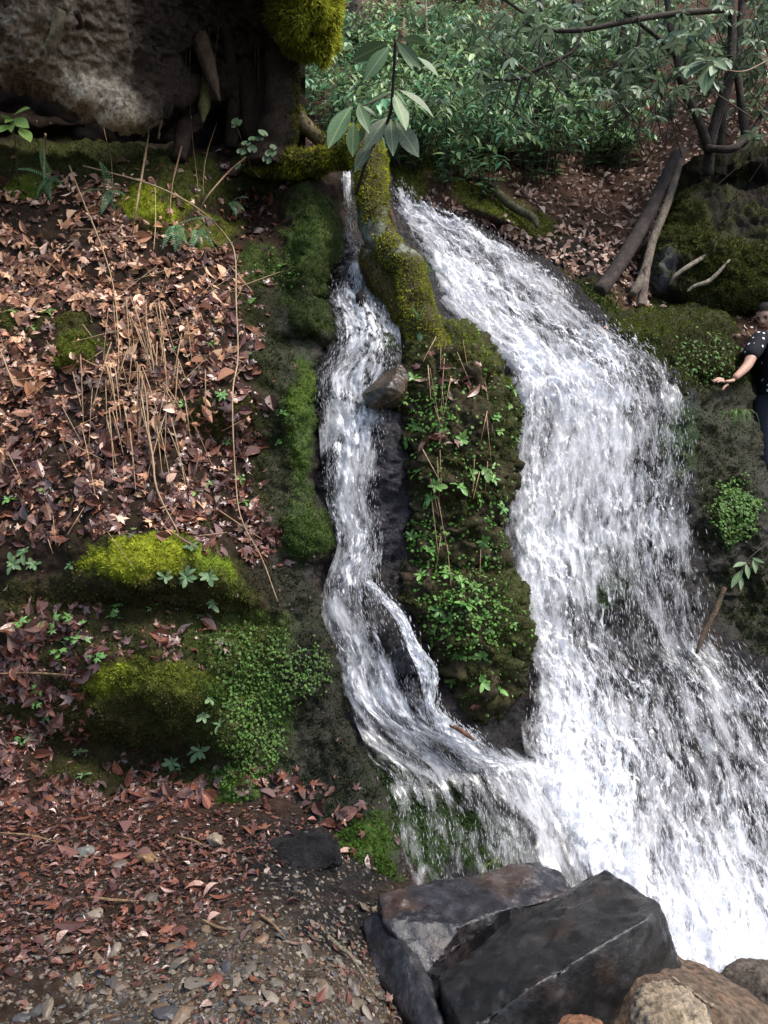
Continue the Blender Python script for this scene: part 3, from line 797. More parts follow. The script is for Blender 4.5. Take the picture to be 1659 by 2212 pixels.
def flow_grid(sec, ns, nt_):
    A = np.array([list(L) + list(R) + list(w) for L, R, w in sec], float)
    S = spline(A, nt_)
    PL, PR = U(S[:, 0], S[:, 1], S[:, 2]), U(S[:, 3], S[:, 4], S[:, 5])
    s = np.linspace(0, 1, ns)
    P = PL[:, None] * (1 - s)[None, :, None] + PR[:, None] * s[None, :, None]
    W = np.stack([np.interp(s, [0, .5, 1], w) for w in S[:, 6:9]])
    across = np.linalg.norm(PR - PL, axis=1)[:, None] * (s - .5)[None]
    mid = (PL + PR) / 2
    along = np.concatenate([[0], np.cumsum(np.linalg.norm(np.diff(mid, axis=0), axis=1))])[:, None] + 0 * across
    return P, W, across, along, np.broadcast_to(s, across.shape)

def grid_normals(P):
    n = np.cross(np.gradient(P, axis=0), np.gradient(P, axis=1))
    n /= np.maximum(np.linalg.norm(n, axis=-1, keepdims=True), 1e-9)
    if (n * (P - np.array([0, 0, CH]))).sum(-1).mean() > 0: n = -n
    return n

def water_layer(name, sec, ns, nt_, off, amp, mat, seed, parent, edge=0.5, wshift=0.0, fr=(5.0, 1.6)):
    P, W, ac, al, s = flow_grid(sec, ns, nt_)
    N = grid_normals(P)
    Q = np.stack([ac * fr[0], al * fr[1], np.full(ac.shape, seed * 1.0)], -1)
    h = fbm(Q, 5, seed, .6)
    h2 = fbm(Q * 3.1, 3, seed + 4, .6)
    P = P + N * (off + amp * h + amp * .35 * h2)[..., None]
    # ragged edges: the sheet thins out towards both sides
    e = np.minimum(s, 1 - s) * np.maximum(np.abs(ac[:, -1:] - ac[:, :1]), .02)
    e = e + .07 * fbm(Q * 1.6, 3, seed + 2)
    ed = sstep(0, .16, e)
    W = W + .01 + wshift + .45 * fbm(Q * .35, 3, 8) - edge * (1 - ed)
    idx = np.arange(ns * nt_).reshape(nt_, ns)
    q = np.stack([idx[:-1, :-1], idx[1:, :-1], idx[1:, 1:], idx[:-1, 1:]], -1).reshape(-1, 4)
    me = new_mesh(name, P.reshape(-1, 3), q, None, True, mat, {'flow': np.stack([ac, al, 0 * ac], -1).reshape(-1, 3), 'white': W.ravel()})
    return link(name, me, parent, kind='stuff')

OCTA = (np.array([[1, 0, 0], [-1, 0, 0], [0, 1, 0], [0, -1, 0], [0, 0, 1], [0, 0, -1]], float) * .5,
        np.array([[0, 2, 4], [2, 1, 4], [1, 3, 4], [3, 0, 4], [2, 0, 5], [1, 2, 5], [3, 1, 5], [0, 3, 5]]))

def drops(name, sec, n, parent, off=(0, .25), size=(.004, .010), stretch=(2, 7), power=1.0, seed=0, spread=.06, tmin=0., tmax=1., smin=0., smax=1.):
    P, W, ac, al, s = flow_grid(sec, 60, 200)
    N = grid_normals(P)
    T = np.gradient(P, axis=0); T /= np.linalg.norm(T, axis=-1, keepdims=True)
    t = np.linspace(0, 1, 200)[:, None] + 0 * s
    Q = np.stack([ac * 3, al * 1.2, 0 * ac + seed], -1)
    w = np.maximum(0.02, W + .5 * fbm(Q, 3, seed)) ** power * np.abs(ac[:, -1:] - ac[:, :1]) * (.03 + sstep(.0, .12, np.minimum(s, 1 - s))) * ((t >= tmin) & (t <= tmax) & (s >= smin) & (s <= smax))
    k = rng.choice(w.size, n, p=(w / w.sum()).ravel())
    p = P.reshape(-1, 3)[k] + N.reshape(-1, 3)[k] * (rng.uniform(0, 1, n) ** 2 * (off[1] - off[0]) + off[0])[:, None] + rng.normal(0, spread, (n, 3)) * np.array([1, .5, 1])
    d = T.reshape(-1, 3)[k] * .6 + np.array([0, 0, -.4]) + rng.normal(0, .12, (n, 3))
    R = frames(d, rng.uniform(0, 6, n))
    wdt = rng.uniform(*size, n)
    sc = np.stack([wdt, wdt, wdt * rng.uniform(*stretch, n)], -1)
    V, Fc, _ = merge(OCTA, p, R, sc)
    return link(name, new_mesh(name, V, Fc, None, True, M_DROP), parent, kind='stuff')

main_fall = link('waterfall', None, None, 'wide white waterfall sliding and dropping right of the rock rib', 'waterfall')
side_fall = link('waterfall', None, None, 'narrow white side fall between the leafy bank and the rock rib', 'waterfall')
WM1 = water_mat('broken_water_base', 0.74, 0.85, 10, 3.6, 1, .5, .8)
WM2 = water_mat('broken_water_strands', 1.06, 0.42, 17, 5.0, 2, .4, .93)
WM3 = water_mat('broken_water_crests', 1.22, 0.26, 30, 10, 3, .3, .95)
water_layer('water_sheet', MAIN, 130, 420, .02, .05, WM1, 1, main_fall, wshift=-.1)
water_layer('water_strands', MAIN, 150, 460, .06, .10, WM2, 2, main_fall, wshift=-.08, fr=(6, 3))
water_layer('water_crests', MAIN, 150, 460, .11, .13, WM3, 3, main_fall, wshift=-.05, fr=(8, 4.5))
drops('spray', MAIN, 15000, main_fall, (.02, .17), (.0025, .0065), (4, 12), 1.3, 5, .012)
water_layer('water_sheet', SIDE, 60, 420, .02, .03, WM1, 4, side_fall, edge=.3, wshift=.02)
water_layer('water_strands', SIDE, 70, 460, .05, .05, WM2, 5, side_fall, edge=.3, wshift=.02, fr=(8, 3))
water_layer('water_crests', SIDE, 70, 460, .09, .07, WM3, 6, side_fall, edge=.3, wshift=.02, fr=(9, 4))
JET = [((785, 1262, 4.66), (800, 1250, 4.66), (.8, .9, .8)), ((822, 1300, 4.56), (838, 1288, 4.56), (.9, 1, .9)), ((855, 1340, 4.48), (876, 1330, 4.48), (.9, 1, .9)), ((880, 1400, 4.42), (905, 1392, 4.42), (.9, 1, .9)),
       ((905, 1460, 4.38), (945, 1450, 4.38), (.9, 1, .9)), ((918, 1520, 4.36), (945, 1520, 4.36), (.8, 1, .8)), ((940, 1580, 4.38), (990, 1560, 4.38), (.7, .9, .7)), ((980, 1620, 4.42), (1060, 1590, 4.42), (.5, .8, .5))]
water_layer('water_jet', JET, 30, 200, .0, .05, WM2, 9, side_fall, edge=.4, wshift=.2, fr=(12, 6))
water_layer('water_jet', JET, 30, 200, .03, .06, WM3, 10, side_fall, edge=.4, wshift=.25, fr=(14, 8))
drops('spray', JET, 900, side_fall, (.0, .06), (.003, .007), (3, 8), 1.0, 7, .02)
drops('spray', SIDE, 5500, side_fall, (.02, .09), (.002, .005), (4, 11), 1.2, 6, .006)
# ================================================================ leaf shapes
def fan_leaf(outline, curl=(0.2, 0.2), wave=0.05, seed=0):
    o = np.asarray(outline, float)
    V2 = np.vstack([[0, 0.05], o * 0.55 + np.array([0, 0.02]), o])
    n = len(o)
    r = np.random.default_rng(seed)
    z = curl[0] * V2[:, 0] ** 2 + curl[1] * (V2[:, 1] - .3) ** 2 + wave * np.sin(V2[:, 0] * 7 + r.uniform(0, 6)) * np.sin(V2[:, 1] * 6 + r.uniform(0, 6))
    V = np.column_stack([V2, z])
    T = []
    for i in range(n):
        j = (i + 1) % n
        T += [[0, 1 + i, 1 + j], [1 + i, 1 + n + i, 1 + n + j], [1 + i, 1 + n + j, 1 + j]]
    return V, np.array(T)

def maple(seed, curl=(0.25, 0.2)):
    r = np.random.default_rng(seed)
    pts = []
    lob = [(-115, .5), (-58, .85), (0, 1.0), (58, .85), (115, .5)]
    pts.append((0.03, -.25)); 
    for k, (a, L) in reversed(list(enumerate(lob))):
        L *= r.uniform(.85, 1.12)
        for da, f in ((17, .52), (9, .72), (5, .70), (0, 1.0), (-6, .72), (-10, .74), (-18, .52)):
            t = math.radians(90 - a - da * r.uniform(.85, 1.2) * (1 if a else 1))
            pts.append((math.cos(t) * L * f, math.sin(t) * L * f))
        if k > 0:
            a2 = (a + lob[k - 1][0]) / 2
            t = math.radians(90 - a2)
            pts.append((math.cos(t) * .34, math.sin(t) * .34))
    pts.append((-0.03, -.25))
    o = np.array(pts)[::-1] * .5
    return fan_leaf(o, curl, .06, seed)

def strip_leaf(length=1.0, width=.36, n=7, fold=.25, droop=.25, peak=.5, teeth=0.0, twist=0.0, tipw=0.02, basew=.06):
    """a simple leaf: two strips either side of the midrib, folded and drooping; along +Y, top side +Z"""
    t = np.linspace(0, 1, n)
    w = np.where(t < peak, basew + (1 - basew) * np.sin(t / peak * math.pi / 2) ** 1.1, tipw + (1 - tipw) * np.cos((t - peak) / (1 - peak) * math.pi / 2) ** .9)
    w = w * width / 2
    if teeth: w = w * (1 + teeth * np.where(np.arange(n) % 2, 1, -1))
    y = t * length * (1 - .12 * droop)
    z = -droop * t ** 2 * length * .5
    tw = twist * t
    L = np.column_stack([-w * np.cos(tw), y, z + w * fold - w * np.sin(tw)])
    C = np.column_stack([0 * t, y, z])
    R = np.column_stack([w * np.cos(tw), y, z + w * fold + w * np.sin(tw)])
    V = np.vstack([L, C, R])
    q = []
    for i in range(n - 1):
        q += [[i, n + i, n + i + 1, i + 1], [n + i, 2 * n + i, 2 * n + i + 1, n + i + 1]]
    return V, np.array(q)

def quads_to_tris(tm):
    q = tm[1]
    return tm[0], np.concatenate([q[:, [0, 1, 2]], q[:, [0, 2, 3]]])

MAPLES = [maple(1), maple(2, (.45, .1)), maple(3, (-.3, .35)), maple(4, (.6, .5)), maple(5, (.1, -.3)), maple(6, (-.5, -.1))]
OVALS = [quads_to_tris(strip_leaf(1, .5, 6, .5, .5)), quads_to_tris(strip_leaf(1, .42, 6, -.4, -.5)), quads_to_tris(strip_leaf(1, .6, 6, .9, .3)), quads_to_tris(strip_leaf(1, .35, 6, 1.2, .6))]
for o_ in OVALS: o_[0][:, 1] -= .5
LEAFS = MAPLES + OVALS

DRY = np.array([(.34, .18, .10), (.24, .12, .065), (.44, .27, .165), (.13, .06, .038), (.34, .165, .10), (.54, .37, .28), (.06, .03, .021), (.17, .08, .05), (.09, .042, .03)]) * 1.2
WETC = np.array([(.115, .045, .030), (.15, .058, .038), (.085, .036, .028), (.15, .082, .070), (.19, .075, .045), (.065, .030, .024), (.13, .075, .065)])

M_LEAF_DRY = plain_mat('dry_leaf', [tuple(c) for c in DRY[[6, 3, 1, 4, 0, 2, 5]]], .55, .3, 30, .15, 60, .4, trans=.12)
M_LEAF_WET = plain_mat('wet_leaf', [tuple(c) for c in WETC[[5, 2, 0, 1, 6, 3, 4]]], .28, .3, 30, .2, 50, .5)

def litter(sheet, w, n, size, pal, name, parent, mat, lift=.012, tilt=.35, seed=0, pick=None):
    parts = []
    px, py, k = sheet.pick(w, n)
    P, N = sheet.at(px, py)
    which = rng.integers(0, len(LEAFS), n) if pick is None else rng.choice(pick, n)
    sz = size[0] + (size[1] - size[0]) * rng.uniform(0, 1, n) ** 1.6
    NN = N + rng.normal(0, tilt, (n, 3))
    R = frames(NN, rng.uniform(0, 6.28, n))
    P = P + N * (lift * rng.uniform(.3, 1.6, n))[:, None]
    C = pal[rng.integers(0, len(pal), n)] * rng.uniform(.7, 1.25, (n, 1))
    for i, tm in enumerate(LEAFS):
        m = which == i
        if m.any(): parts.append(merge(tm, P[m], R[m], sz[m], C[m]))
    V, Fc, C = cat_parts(parts)
    return link(name, new_mesh(name, V, Fc, C, False, mat), parent, kind='stuff')

def shared(tmpls, mats, nm='leaf'):
    out = []
    for m in mats:
        for tm in tmpls:
            me = new_mesh(nm, tm[0], tm[1], None, False, m)
            out.append(me)
    return out

def place(me, name, P, R, sc, parent, **kw):
    o = link(name, me, parent, **kw)
    M = np.eye(4); M[:3, :3] = R * np.asarray(sc); M[:3, 3] = P
    o.matrix_basis = Matrix(M.tolist())
    return o

def litter_parts(sheet, w, n, size, meshes, parent, lift=.02, tilt=.3):
    px, py, k = sheet.pick(w, n)
    P, N = sheet.at(px, py)
    R = frames(N + rng.normal(0, tilt, (n, 3)), rng.uniform(0, 6.28, n))
    for i in range(n):
        place(meshes[rng.integers(len(meshes))], 'leaf', P[i] + N[i] * lift * rng.uniform(.5, 1.6), R[i], rng.uniform(*size), parent)

leaf_dry = shared(LEAFS, [M_LEAF_DRY]); leaf_wet = shared(LEAFS, [M_LEAF_WET])

# ---- litter on the bank
gap = 1 - .93 * np.clip(bmoss * 1.25, 0, 1)
nzb = .10 + sstep(-.2, .2, fbm(bank.P * 4.5, 3, 31))
upper = sstep(300, 440, by) * sstep(1190, 1120, by) * sstep(660, 500, bx + .08 * (by - 500))
lowl = np.maximum.reduce([blob(bx, by, 60, 1500, 120, 190, seed=1), blob(bx, by, 400, 1380, 110, 50, 10, seed=2), .8 * blob(bx, by, 200, 1370, 130, 60, seed=3), blob(bx, by, 280, 1770, 400, 110, seed=4), .8 * blob(bx, by, 480, 1150, 150, 60, 10, seed=5), .6 * blob(bx, by, 620, 1800, 200, 110, seed=6)])
wdry = np.where(by > 930, .25, 1.0) * upper * gap * nzb * sstep(560, 380, bx - .1 * (by - 500))
wwet = np.maximum(upper * sstep(700, 1000, by) * .8 + upper * sstep(300, 480, bx) * .7, lowl) * gap * nzb
litter(bank, wdry, 6800, (.025, .12), DRY, 'dry_leaf_litter', bank_o, M_LITTER, .018, .32)
litter(bank, wwet, 6800, (.03, .13), WETC * .8, 'wet_leaf_litter', bank_o, M_WETLITTER, .012, .3)
litter(bank, (.25 + lowl + .5 * upper) * gap, 5000, (.01, .03), WETC, 'leaf_crumbs', bank_o, M_WETLITTER, .008, .5)
litter_parts(bank, wdry, 190, (.09, .15), leaf_dry, bank_o, .03, .25)
litter_parts(bank, wwet, 110, (.09, .15), leaf_wet, bank_o, .022, .2)

# ---- litter on the hillside
wl = np.maximum.reduce([blob(hx, hy, 1330, 470, 260, 200, 20, seed=1), blob(hx, hy, 1600, 270, 150, 110, seed=2), blob(hx, hy, 950, 40, 160, 70, seed=3), .3 + 0 * hx]) * (1 - hmoss) * (hy > -120) * (hx > 600) * (hx < 1750)
DULL = np.array([(.33, .20, .145), (.24, .14, .10), (.42, .28, .22), (.11, .066, .05), (.28, .16, .115), (.50, .38, .31)])
wl = wl / np.maximum(hill.d, 1) ** 0
M_LEAF_DULL = plain_mat('pale_leaf', [tuple(c) for c in DULL], .6, .3, 30, .1, 60, .35, trans=.1)
litter(hill, wl, 7000, (.06, .12), DULL, 'leaf_litter', hill_o, M_LITTER, .03, .35)
litter_parts(hill, wl * (hy > 330) * (hx > 1100), 160, (.11, .16), shared(LEAFS, [M_LEAF_DULL]), hill_o, .04, .35)

# ---- litter on the floor
fl = blob(gx_, gy_, 120, 1900, 420, 200, -10, seed=1, nz=.5) + .12 * blob(gx_, gy_, 600, 2100, 300, 150, seed=2)
fl = fl + .8 * blob(gx_, gy_, 330, 1800, 420, 90, seed=5, nz=.4)
litter(grd, fl, 5200, (.012, .06), WETC * .75, 'leaf_litter', grd_o, M_WETLITTER, .01, .25)
litter_parts(grd, fl * (gx_ > -60) * (gy_ < 2250), 110, (.05, .12), leaf_wet, grd_o, .015, .2)

# ---- moss coats
moss_blades('moss', bank, bmoss ** 1.5, bmc, 90000, (.008, .024), .0045, .7, parent=bank_o)
moss_blades('moss', rib, rmoss ** 2, rmc, 42000, (.008, .022), .0042, .6, .25, parent=rib_o)
moss_blades('moss', rrk, qmoss ** 2, qmc, 34000, (.012, .03), .007, .6, .1, parent=rrk_o)
moss_blades('moss', hum, umoss ** 2, umc, 16000, (.015, .04), .009, .6, .1, parent=hum_o)
moss_blades('moss', hill, hmoss ** 2, hmossc, 16000, (.015, .04), .009, .6, parent=hill_o)
moss_blades('moss', cas, cmoss ** 2, np.broadcast_to(np.array((.035, .065, .014)), cc.shape), 22000, (.008, .024), .005, .6, .5, parent=cas_o)

# small clover-like cover on the wet right part of the bank
DISC = (np.array([[0, 0, .1], [.5, 0, 0], [.25, .43, .02], [-.25, .43, 0], [-.5, 0, .02], [-.25, -.43, 0], [.25, -.43, .02]], float), np.array([[0, 1, 2], [0, 2, 3], [0, 3, 4], [0, 4, 5], [0, 5, 6], [0, 6, 1]]))
def cover(sheet, w, n, parent, size=(.009, .02), base=(.06, .15, .025), name='creeping_plant_cover'):
    px, py, k = sheet.pick(w, n)
    P, N = sheet.at(px, py)
    R = frames(N + rng.normal(0, .45, (n, 3)) + np.array([0, -.1, .4]), rng.uniform(0, 6, n))
    C = np.array(base) * rng.uniform(.55, 1.5, (n, 1)) * (1 + rng.normal(0, .08, (n, 3)))
    V, Fc, C = merge(DISC, P + N * rng.uniform(.006, .03, n)[:, None], R, rng.uniform(*size, n), np.clip(C, .005, .6))
    return link(name, new_mesh(name, V, Fc, C, False, M_GREEN), parent, kind='stuff')
wc = np.maximum.reduce([blob(bx, by, 540, 1450, 90, 90, seed=41, nz=.7), blob(bx, by, 550, 1570, 70, 100, seed=42, nz=.7), blob(bx, by, 660, 1450, 45, 60, seed=43, nz=.7), blob(bx, by, 512, 1690, 40, 45, seed=44), .6 * blob(bx, by, 600, 590, 60, 40, seed=45, nz=.6)])
cover(bank, wc ** 2.5, 2400, bank_o, (.007, .02), (.05, .10, .02))
cover(rib, .15 + np.maximum.reduce([blob(rx_, ry_, 1000, 1320, 80, 90, seed=1), blob(rx_, ry_, 920, 1170, 30, 60, seed=2), blob(rx_, ry_, 940, 900, 40, 60, seed=3), blob(rx_, ry_, 1060, 1150, 25, 90, seed=6)]), 2300, rib_o, (.008, .026), (.065, .145, .028))
cover(rrk, blob(qx, qy, 1575, 1110, 45, 60, seed=3, nz=.6) + .25 * blob(qx, qy, 1520, 780, 70, 50, seed=5), 1300, rrk_o, (.015, .03), (.06, .12, .025))
# water-slicked gravel of stones and chips
# ================================================================ stones and boulders
def pebble(seed, flat=.6, sub=2):
    r = np.random.default_rng(seed)
    bm = bmesh.new()
    bmesh.ops.create_icosphere(bm, subdivisions=sub, radius=.5)
    V = np.array([v.co for v in bm.verts]); Fc = np.array([[v.index for v in f.verts] for f in bm.faces])
    bm.free()
    # a few worn flat faces, then soft unevenness
    for _ in range(9):
        n = r.normal(size=3); n /= np.linalg.norm(n); c = r.uniform(.17, .34)
        h = V @ n - c
        V = V - np.maximum(h, 0)[:, None] * n * .97
    V = V * (1 + .18 * fbm(V * 3, 2, seed))[:, None]
    return V * np.array([1.15, r.uniform(.65, .95), flat * r.uniform(.6, 1.1)]), Fc
PEB = [pebble(i, .55, 1) for i in range(8)]
BIGPEB = [pebble(i + 20, .55, 2) for i in range(8)]
GRAV = np.array([(.15, .125, .095), (.20, .165, .12), (.10, .10, .10), (.13, .09, .065), (.24, .20, .15), (.085, .08, .085), (.22, .13, .07), (.17, .15, .125), (.30, .25, .19)])
M_STONE = plain_mat('wet_stone', [tuple(c * .5) for c in GRAV[[5, 2, 3, 0, 7, 1, 6, 4, 8]]], .4, .35, 30, .3, 60, .45)
gzone = np.maximum.reduce([blob(gx_, gy_, 560, 2130, 430, 150, -6, seed=3, nz=.5), .5 * blob(gx_, gy_, 800, 2010, 200, 60, -10, seed=4), .35 * blob(gx_, gy_, 300, 1960, 420, 150, seed=5), .3 * blob(gx_, gy_, 100, 2150, 260, 120, seed=6)])
gzone = np.maximum(gzone, .45 * blob(gx_, gy_, 680, 1880, 190, 90, seed=8)) * (gy_ < 2330)
px, py, k = grd.pick(gzone, 9000)
P, N = grd.at(px, py)
n = len(P); which = rng.integers(0, len(PEB), n); sz = .007 + .03 * rng.uniform(0, 1, n) ** 2.5
R = frames(N + rng.normal(0, .3, (n, 3)), rng.uniform(0, 6, n)); C = GRAV[rng.integers(0, len(GRAV), n)] * rng.uniform(.2, .65, (n, 1))
V, Fc, C = cat_parts([merge(PEB[i], P[which == i], R[which == i], sz[which == i], C[which == i]) for i in range(len(PEB))])
link('gravel', new_mesh('gravel', V, Fc, C, False, M_GRAVEL), grd_o, kind='stuff')
peb_me = [new_mesh('stone', v, f, None, False, M_STONE) for v, f in BIGPEB]
px, py, k = grd.pick(gzone ** 1.5, 290)
P, N = grd.at(px, py)
R = frames(N + rng.normal(0, .2, (len(P), 3)), rng.uniform(0, 6, len(P)))
for i in range(len(P)):
    place(peb_me[i % 8], 'stone', P[i] + N[i] * .004, R[i], .03 + .075 * rng.uniform() ** 3, grd_o)

def rock_from(name, label, pts, colfn, mat, cuts=4, rough=.02, freq=4., seed=0, bev=.015, parent=None, cat='boulder', smooth=True, group=None):
    P = np.array([U(*p) for p in pts])
    c = P.mean(0)
    V, Fc, N = hull(P, cuts, rough, freq, seed, bev)
    base = np.array([c[0], c[1], V[:, 2].min()])
    me = new_mesh(name, V - base, Fc, np.clip(colfn(V, N), .004, .9), smooth, mat)
    return link(name, me, parent, label, None if parent else cat, group, loc=base)

def dark_col(a, b, rust=0.0, seed=0):
    def f(V, N):
        t = sstep(-.1, .35, fbm(V * 6, 5, seed))[:, None]
        c = np.array(a) * (1 - t) + np.array(b) * t
        s = sstep(.22, .42, fbm(V * np.array([9, 9, 14]), 4, seed + 5))[:, None]
        c = c * (1 - s * .35) + np.array((.075, .073, .072)) * s * .35
        if rust:
            r = sstep(.0, .4, fbm(V * 4, 4, seed + 9))[:, None] * rust
            c = c * (1 - r) + np.array((.16, .085, .045)) * r
        return c
    return f

big = rock_from('dark_boulder', 'large angular dark wet boulder with slanting flat top in front of the main fall', [
    (1005, 2232, 2.45), (1150, 2132, 2.50), (1260, 2072, 2.56), (1345, 2032, 2.62), (1425, 1952, 2.78), (1398, 1985, 2.66),
    (945, 2112, 2.78), (1090, 1998, 3.02), (1250, 1907, 3.14), (1310, 1884, 3.12), (1372, 1918, 3.0), (1000, 2420, 2.42), (1300, 2420, 2.5), (1458, 2050, 2.8), (1478, 2110, 2.8), (1476, 2350, 2.7),
    (950, 2320, 3.2), (1450, 2200, 3.3)], dark_col((.011, .011, .0115), (.024, .0235, .024), .15, 1), M_DARKROCK, 5, .018, 4.5, 1, .003)
lft = rock_from('dark_boulder', 'low cracked dark boulder with wet blue-grey facets behind the slanting boulder', [
    (818, 1932, 3.16), (832, 1990, 3.02), (922, 2102, 2.86), (962, 2112, 2.92), (1000, 1998, 2.98), (1010, 1892, 3.42), (1160, 1864, 3.52), (1212, 1884, 3.52), (1242, 1934, 3.36), (1090, 1965, 3.1),
    (840, 2150, 3.1), (950, 2260, 3.02), (1220, 2120, 3.5), (850, 2000, 3.6)], dark_col((.011, .011, .013), (.026, .026, .031), .2, 3), M_DARKROCK, 5, .028, 4.5, 3, .004)
low = rock_from('dark_boulder', 'added dark wet boulder in place of the shadowed face left of the cracked boulder', [  # added rock, stands in for the cracked boulder's shadowed left face
    (785, 1985, 3.15), (830, 1960, 3.15), (860, 2015, 2.98), (925, 2120, 2.8), (965, 2230, 2.58), (915, 2240, 2.6), (840, 2150, 2.82), (790, 2060, 3.02), (910, 2300, 2.7), (800, 2120, 3.3), (930, 2200, 3.1)],
    dark_col((.018, .018, .020), (.032, .030, .032), .1, 5), M_DARKROCK, 4, .022, 4, 5, .008)
rock_from('brown_boulder', 'rust-brown rounded boulder in the lower right corner below the foam', [
    (1290, 2110, 2.72), (1330, 2072, 2.85), (1400, 2060, 2.9), (1500, 2075, 2.9), (1580, 2120, 2.75), (1680, 2200, 2.6), (1750, 2400, 2.5), (1300, 2400, 2.45), (1420, 2120, 2.55), (1560, 2190, 2.45), (1700, 2250, 3.2), (1300, 2250, 3.1)],
    dark_col((.12, .09, .065), (.18, .12, .08), .3, 7), M_ROCK, 4, .03, 4, 7, .03)
rock_from('tan_rock', 'pale tan lumpy rock in front of the rust-brown boulder', [
    (1362, 2190, 2.32), (1385, 2150, 2.36), (1400, 2118, 2.42), (1450, 2112, 2.42), (1492, 2140, 2.36), (1530, 2170, 2.32), (1545, 2240, 2.28), (1380, 2300, 2.2), (1500, 2300, 2.2), (1440, 2190, 2.22), (1450, 2250, 2.55)],
    dark_col((.28, .22, .15), (.40, .33, .24), 0, 8), M_ROCK, 4, .03, 9, 8, .012, cat='rock')
rock_from('orange_rock', 'small orange-brown rock at the bottom edge below the slanting boulder', [
    (1206, 2215, 2.3), (1225, 2192, 2.34), (1265, 2190, 2.34), (1300, 2208, 2.32), (1310, 2270, 2.28), (1210, 2280, 2.25), (1250, 2300, 2.5), (1255, 2225, 2.24)],
    dark_col((.22, .11, .06), (.28, .15, .085), .2, 9), M_ROCK, 4, .02, 9, 9, .01, cat='rock')
rock_from('brown_boulder', 'grey-brown boulder at the right edge behind the rust-brown one', [
    (1540, 2110, 3.1), (1580, 2076, 3.15), (1640, 2068, 3.15), (1720, 2080, 3.1), (1780, 2150, 3.0), (1780, 2400, 2.9), (1560, 2300, 2.95), (1640, 2110, 2.95), (1700, 2250, 3.4)],
    dark_col((.10, .085, .07), (.15, .12, .095), .2, 10), M_ROCK, 4, .03, 5, 10, .02)
rock_from('wet_rock', 'brown wedge-shaped wet rock jutting from the rib into the side fall', [
    (780, 852, 4.82), (792, 838, 4.86), (838, 800, 4.95), (866, 788, 5.0), (872, 850, 4.85), (830, 878, 4.78), (800, 884, 4.8), (840, 835, 4.74), (870, 880, 5.0), (800, 870, 5.1), (885, 815, 4.95), (880, 790, 5.2)],
    dark_col((.022, .017, .012), (.04, .029, .018), .15, 12), M_DARKROCK, 4, .012, 8, 12, .006, cat='rock')
rock_from('wet_rock', 'small black shining rock at the foot of the thin water jet', [
    (845, 1405, 4.55), (890, 1385, 4.5), (920, 1410, 4.48), (915, 1450, 4.45), (870, 1460, 4.45), (850, 1440, 4.5), (880, 1420, 4.38), (900, 1440, 4.75)],
    dark_col((.025, .026, .032), (.05, .05, .058), 0, 13), M_DARKROCK, 4, .02, 8, 13, .008, cat='rock')
for i, (lab, pts) in enumerate([
    ('flat grey stone lying among wet leaves at the foot of the bank', [(135, 1838, 3.52), (200, 1822, 3.58), (215, 1835, 3.55), (208, 1858, 3.45), (150, 1866, 3.42), (138, 1850, 3.5), (170, 1875, 3.5), (190, 1832, 3.44)]),
    ('ochre-brown stone beside the flat grey one on the leafy floor', [(282, 1850, 3.5), (300, 1838, 3.54), (335, 1842, 3.5), (345, 1862, 3.42), (320, 1874, 3.38), (288, 1868, 3.42), (310, 1850, 3.36), (315, 1880, 3.5)]),
    ('tilted pale stone at the edge of the wet black rock', [(445, 1810, 3.62), (462, 1797, 3.66), (482, 1806, 3.64), (480, 1826, 3.56), (455, 1828, 3.55), (465, 1815, 3.52), (465, 1832, 3.62)]),
    ('yellowish stone standing in the shallow runoff below the bank', [(592, 1900, 3.36), (610, 1892, 3.38), (620, 1905, 3.32), (605, 1918, 3.28), (594, 1912, 3.3), (606, 1903, 3.26), (606, 1922, 3.36)])]):
    rock_from('floor_stone', lab, pts, dark_col([(.10, .10, .09), (.17, .105, .055), (.20, .16, .12), (.26, .22, .14)][i], [(.14, .14, .125), (.22, .14, .08), (.26, .20, .15), (.33, .27, .18)][i], 0, 20 + i), M_GRAVEL, 3, .006, 14, 20 + i, .004, cat='stone')
# wet black ledge by the runoff
rock_from('wet_ledge', 'low black slick ledge under the mossy end of the bank', [
    (520, 1845, 3.66), (560, 1800, 3.78), (640, 1788, 3.8), (725, 1812, 3.75), (735, 1860, 3.5), (640, 1885, 3.38), (560, 1880, 3.4), (620, 1840, 3.42), (600, 1910, 3.45), (700, 1900, 3.6)],
    dark_col((.010, .010, .011), (.02, .019, .02), 0, 30), M_WETROCK, 4, .05, 6, 30, .01, cat='rock')
# rock wall and ledge behind the man
rock_from('mossy_ledge', 'dark mossy rock wall behind the man at the right edge', [
    (1590, 700, 7.9), (1640, 690, 8.0), (1720, 700, 7.9), (1800, 760, 7.6), (1850, 1060, 7.3), (1610, 1060, 7.5), (1600, 850, 7.7), (1640, 820, 7.55), (1700, 900, 7.6), (1600, 1000, 8.6), (1850, 900, 8.6)],
    lambda V, N: np.where((N[:, 2:] > .1), np.array((.06, .07, .015)), np.array((.028, .026, .018))) * (1 + .4 * fbm(V * 5, 3, 2))[:, None], M_SOIL, 5, .08, 3, 33, .05)
rock_from('standing_ledge', 'flat dark rock shelf under the feet of the man', [
    (1580, 1018, 7.5), (1600, 1022, 6.85), (1900, 1020, 7.5), (1900, 1026, 6.8), (1590, 1080, 6.8), (1900, 1090, 6.7), (1600, 1080, 7.5), (1850, 1080, 7.5)],
    dark_col((.024, .022, .018), (.036, .034, .026), 0, 34), M_SOIL, 4, .02, 5, 34, .01, cat='rock')
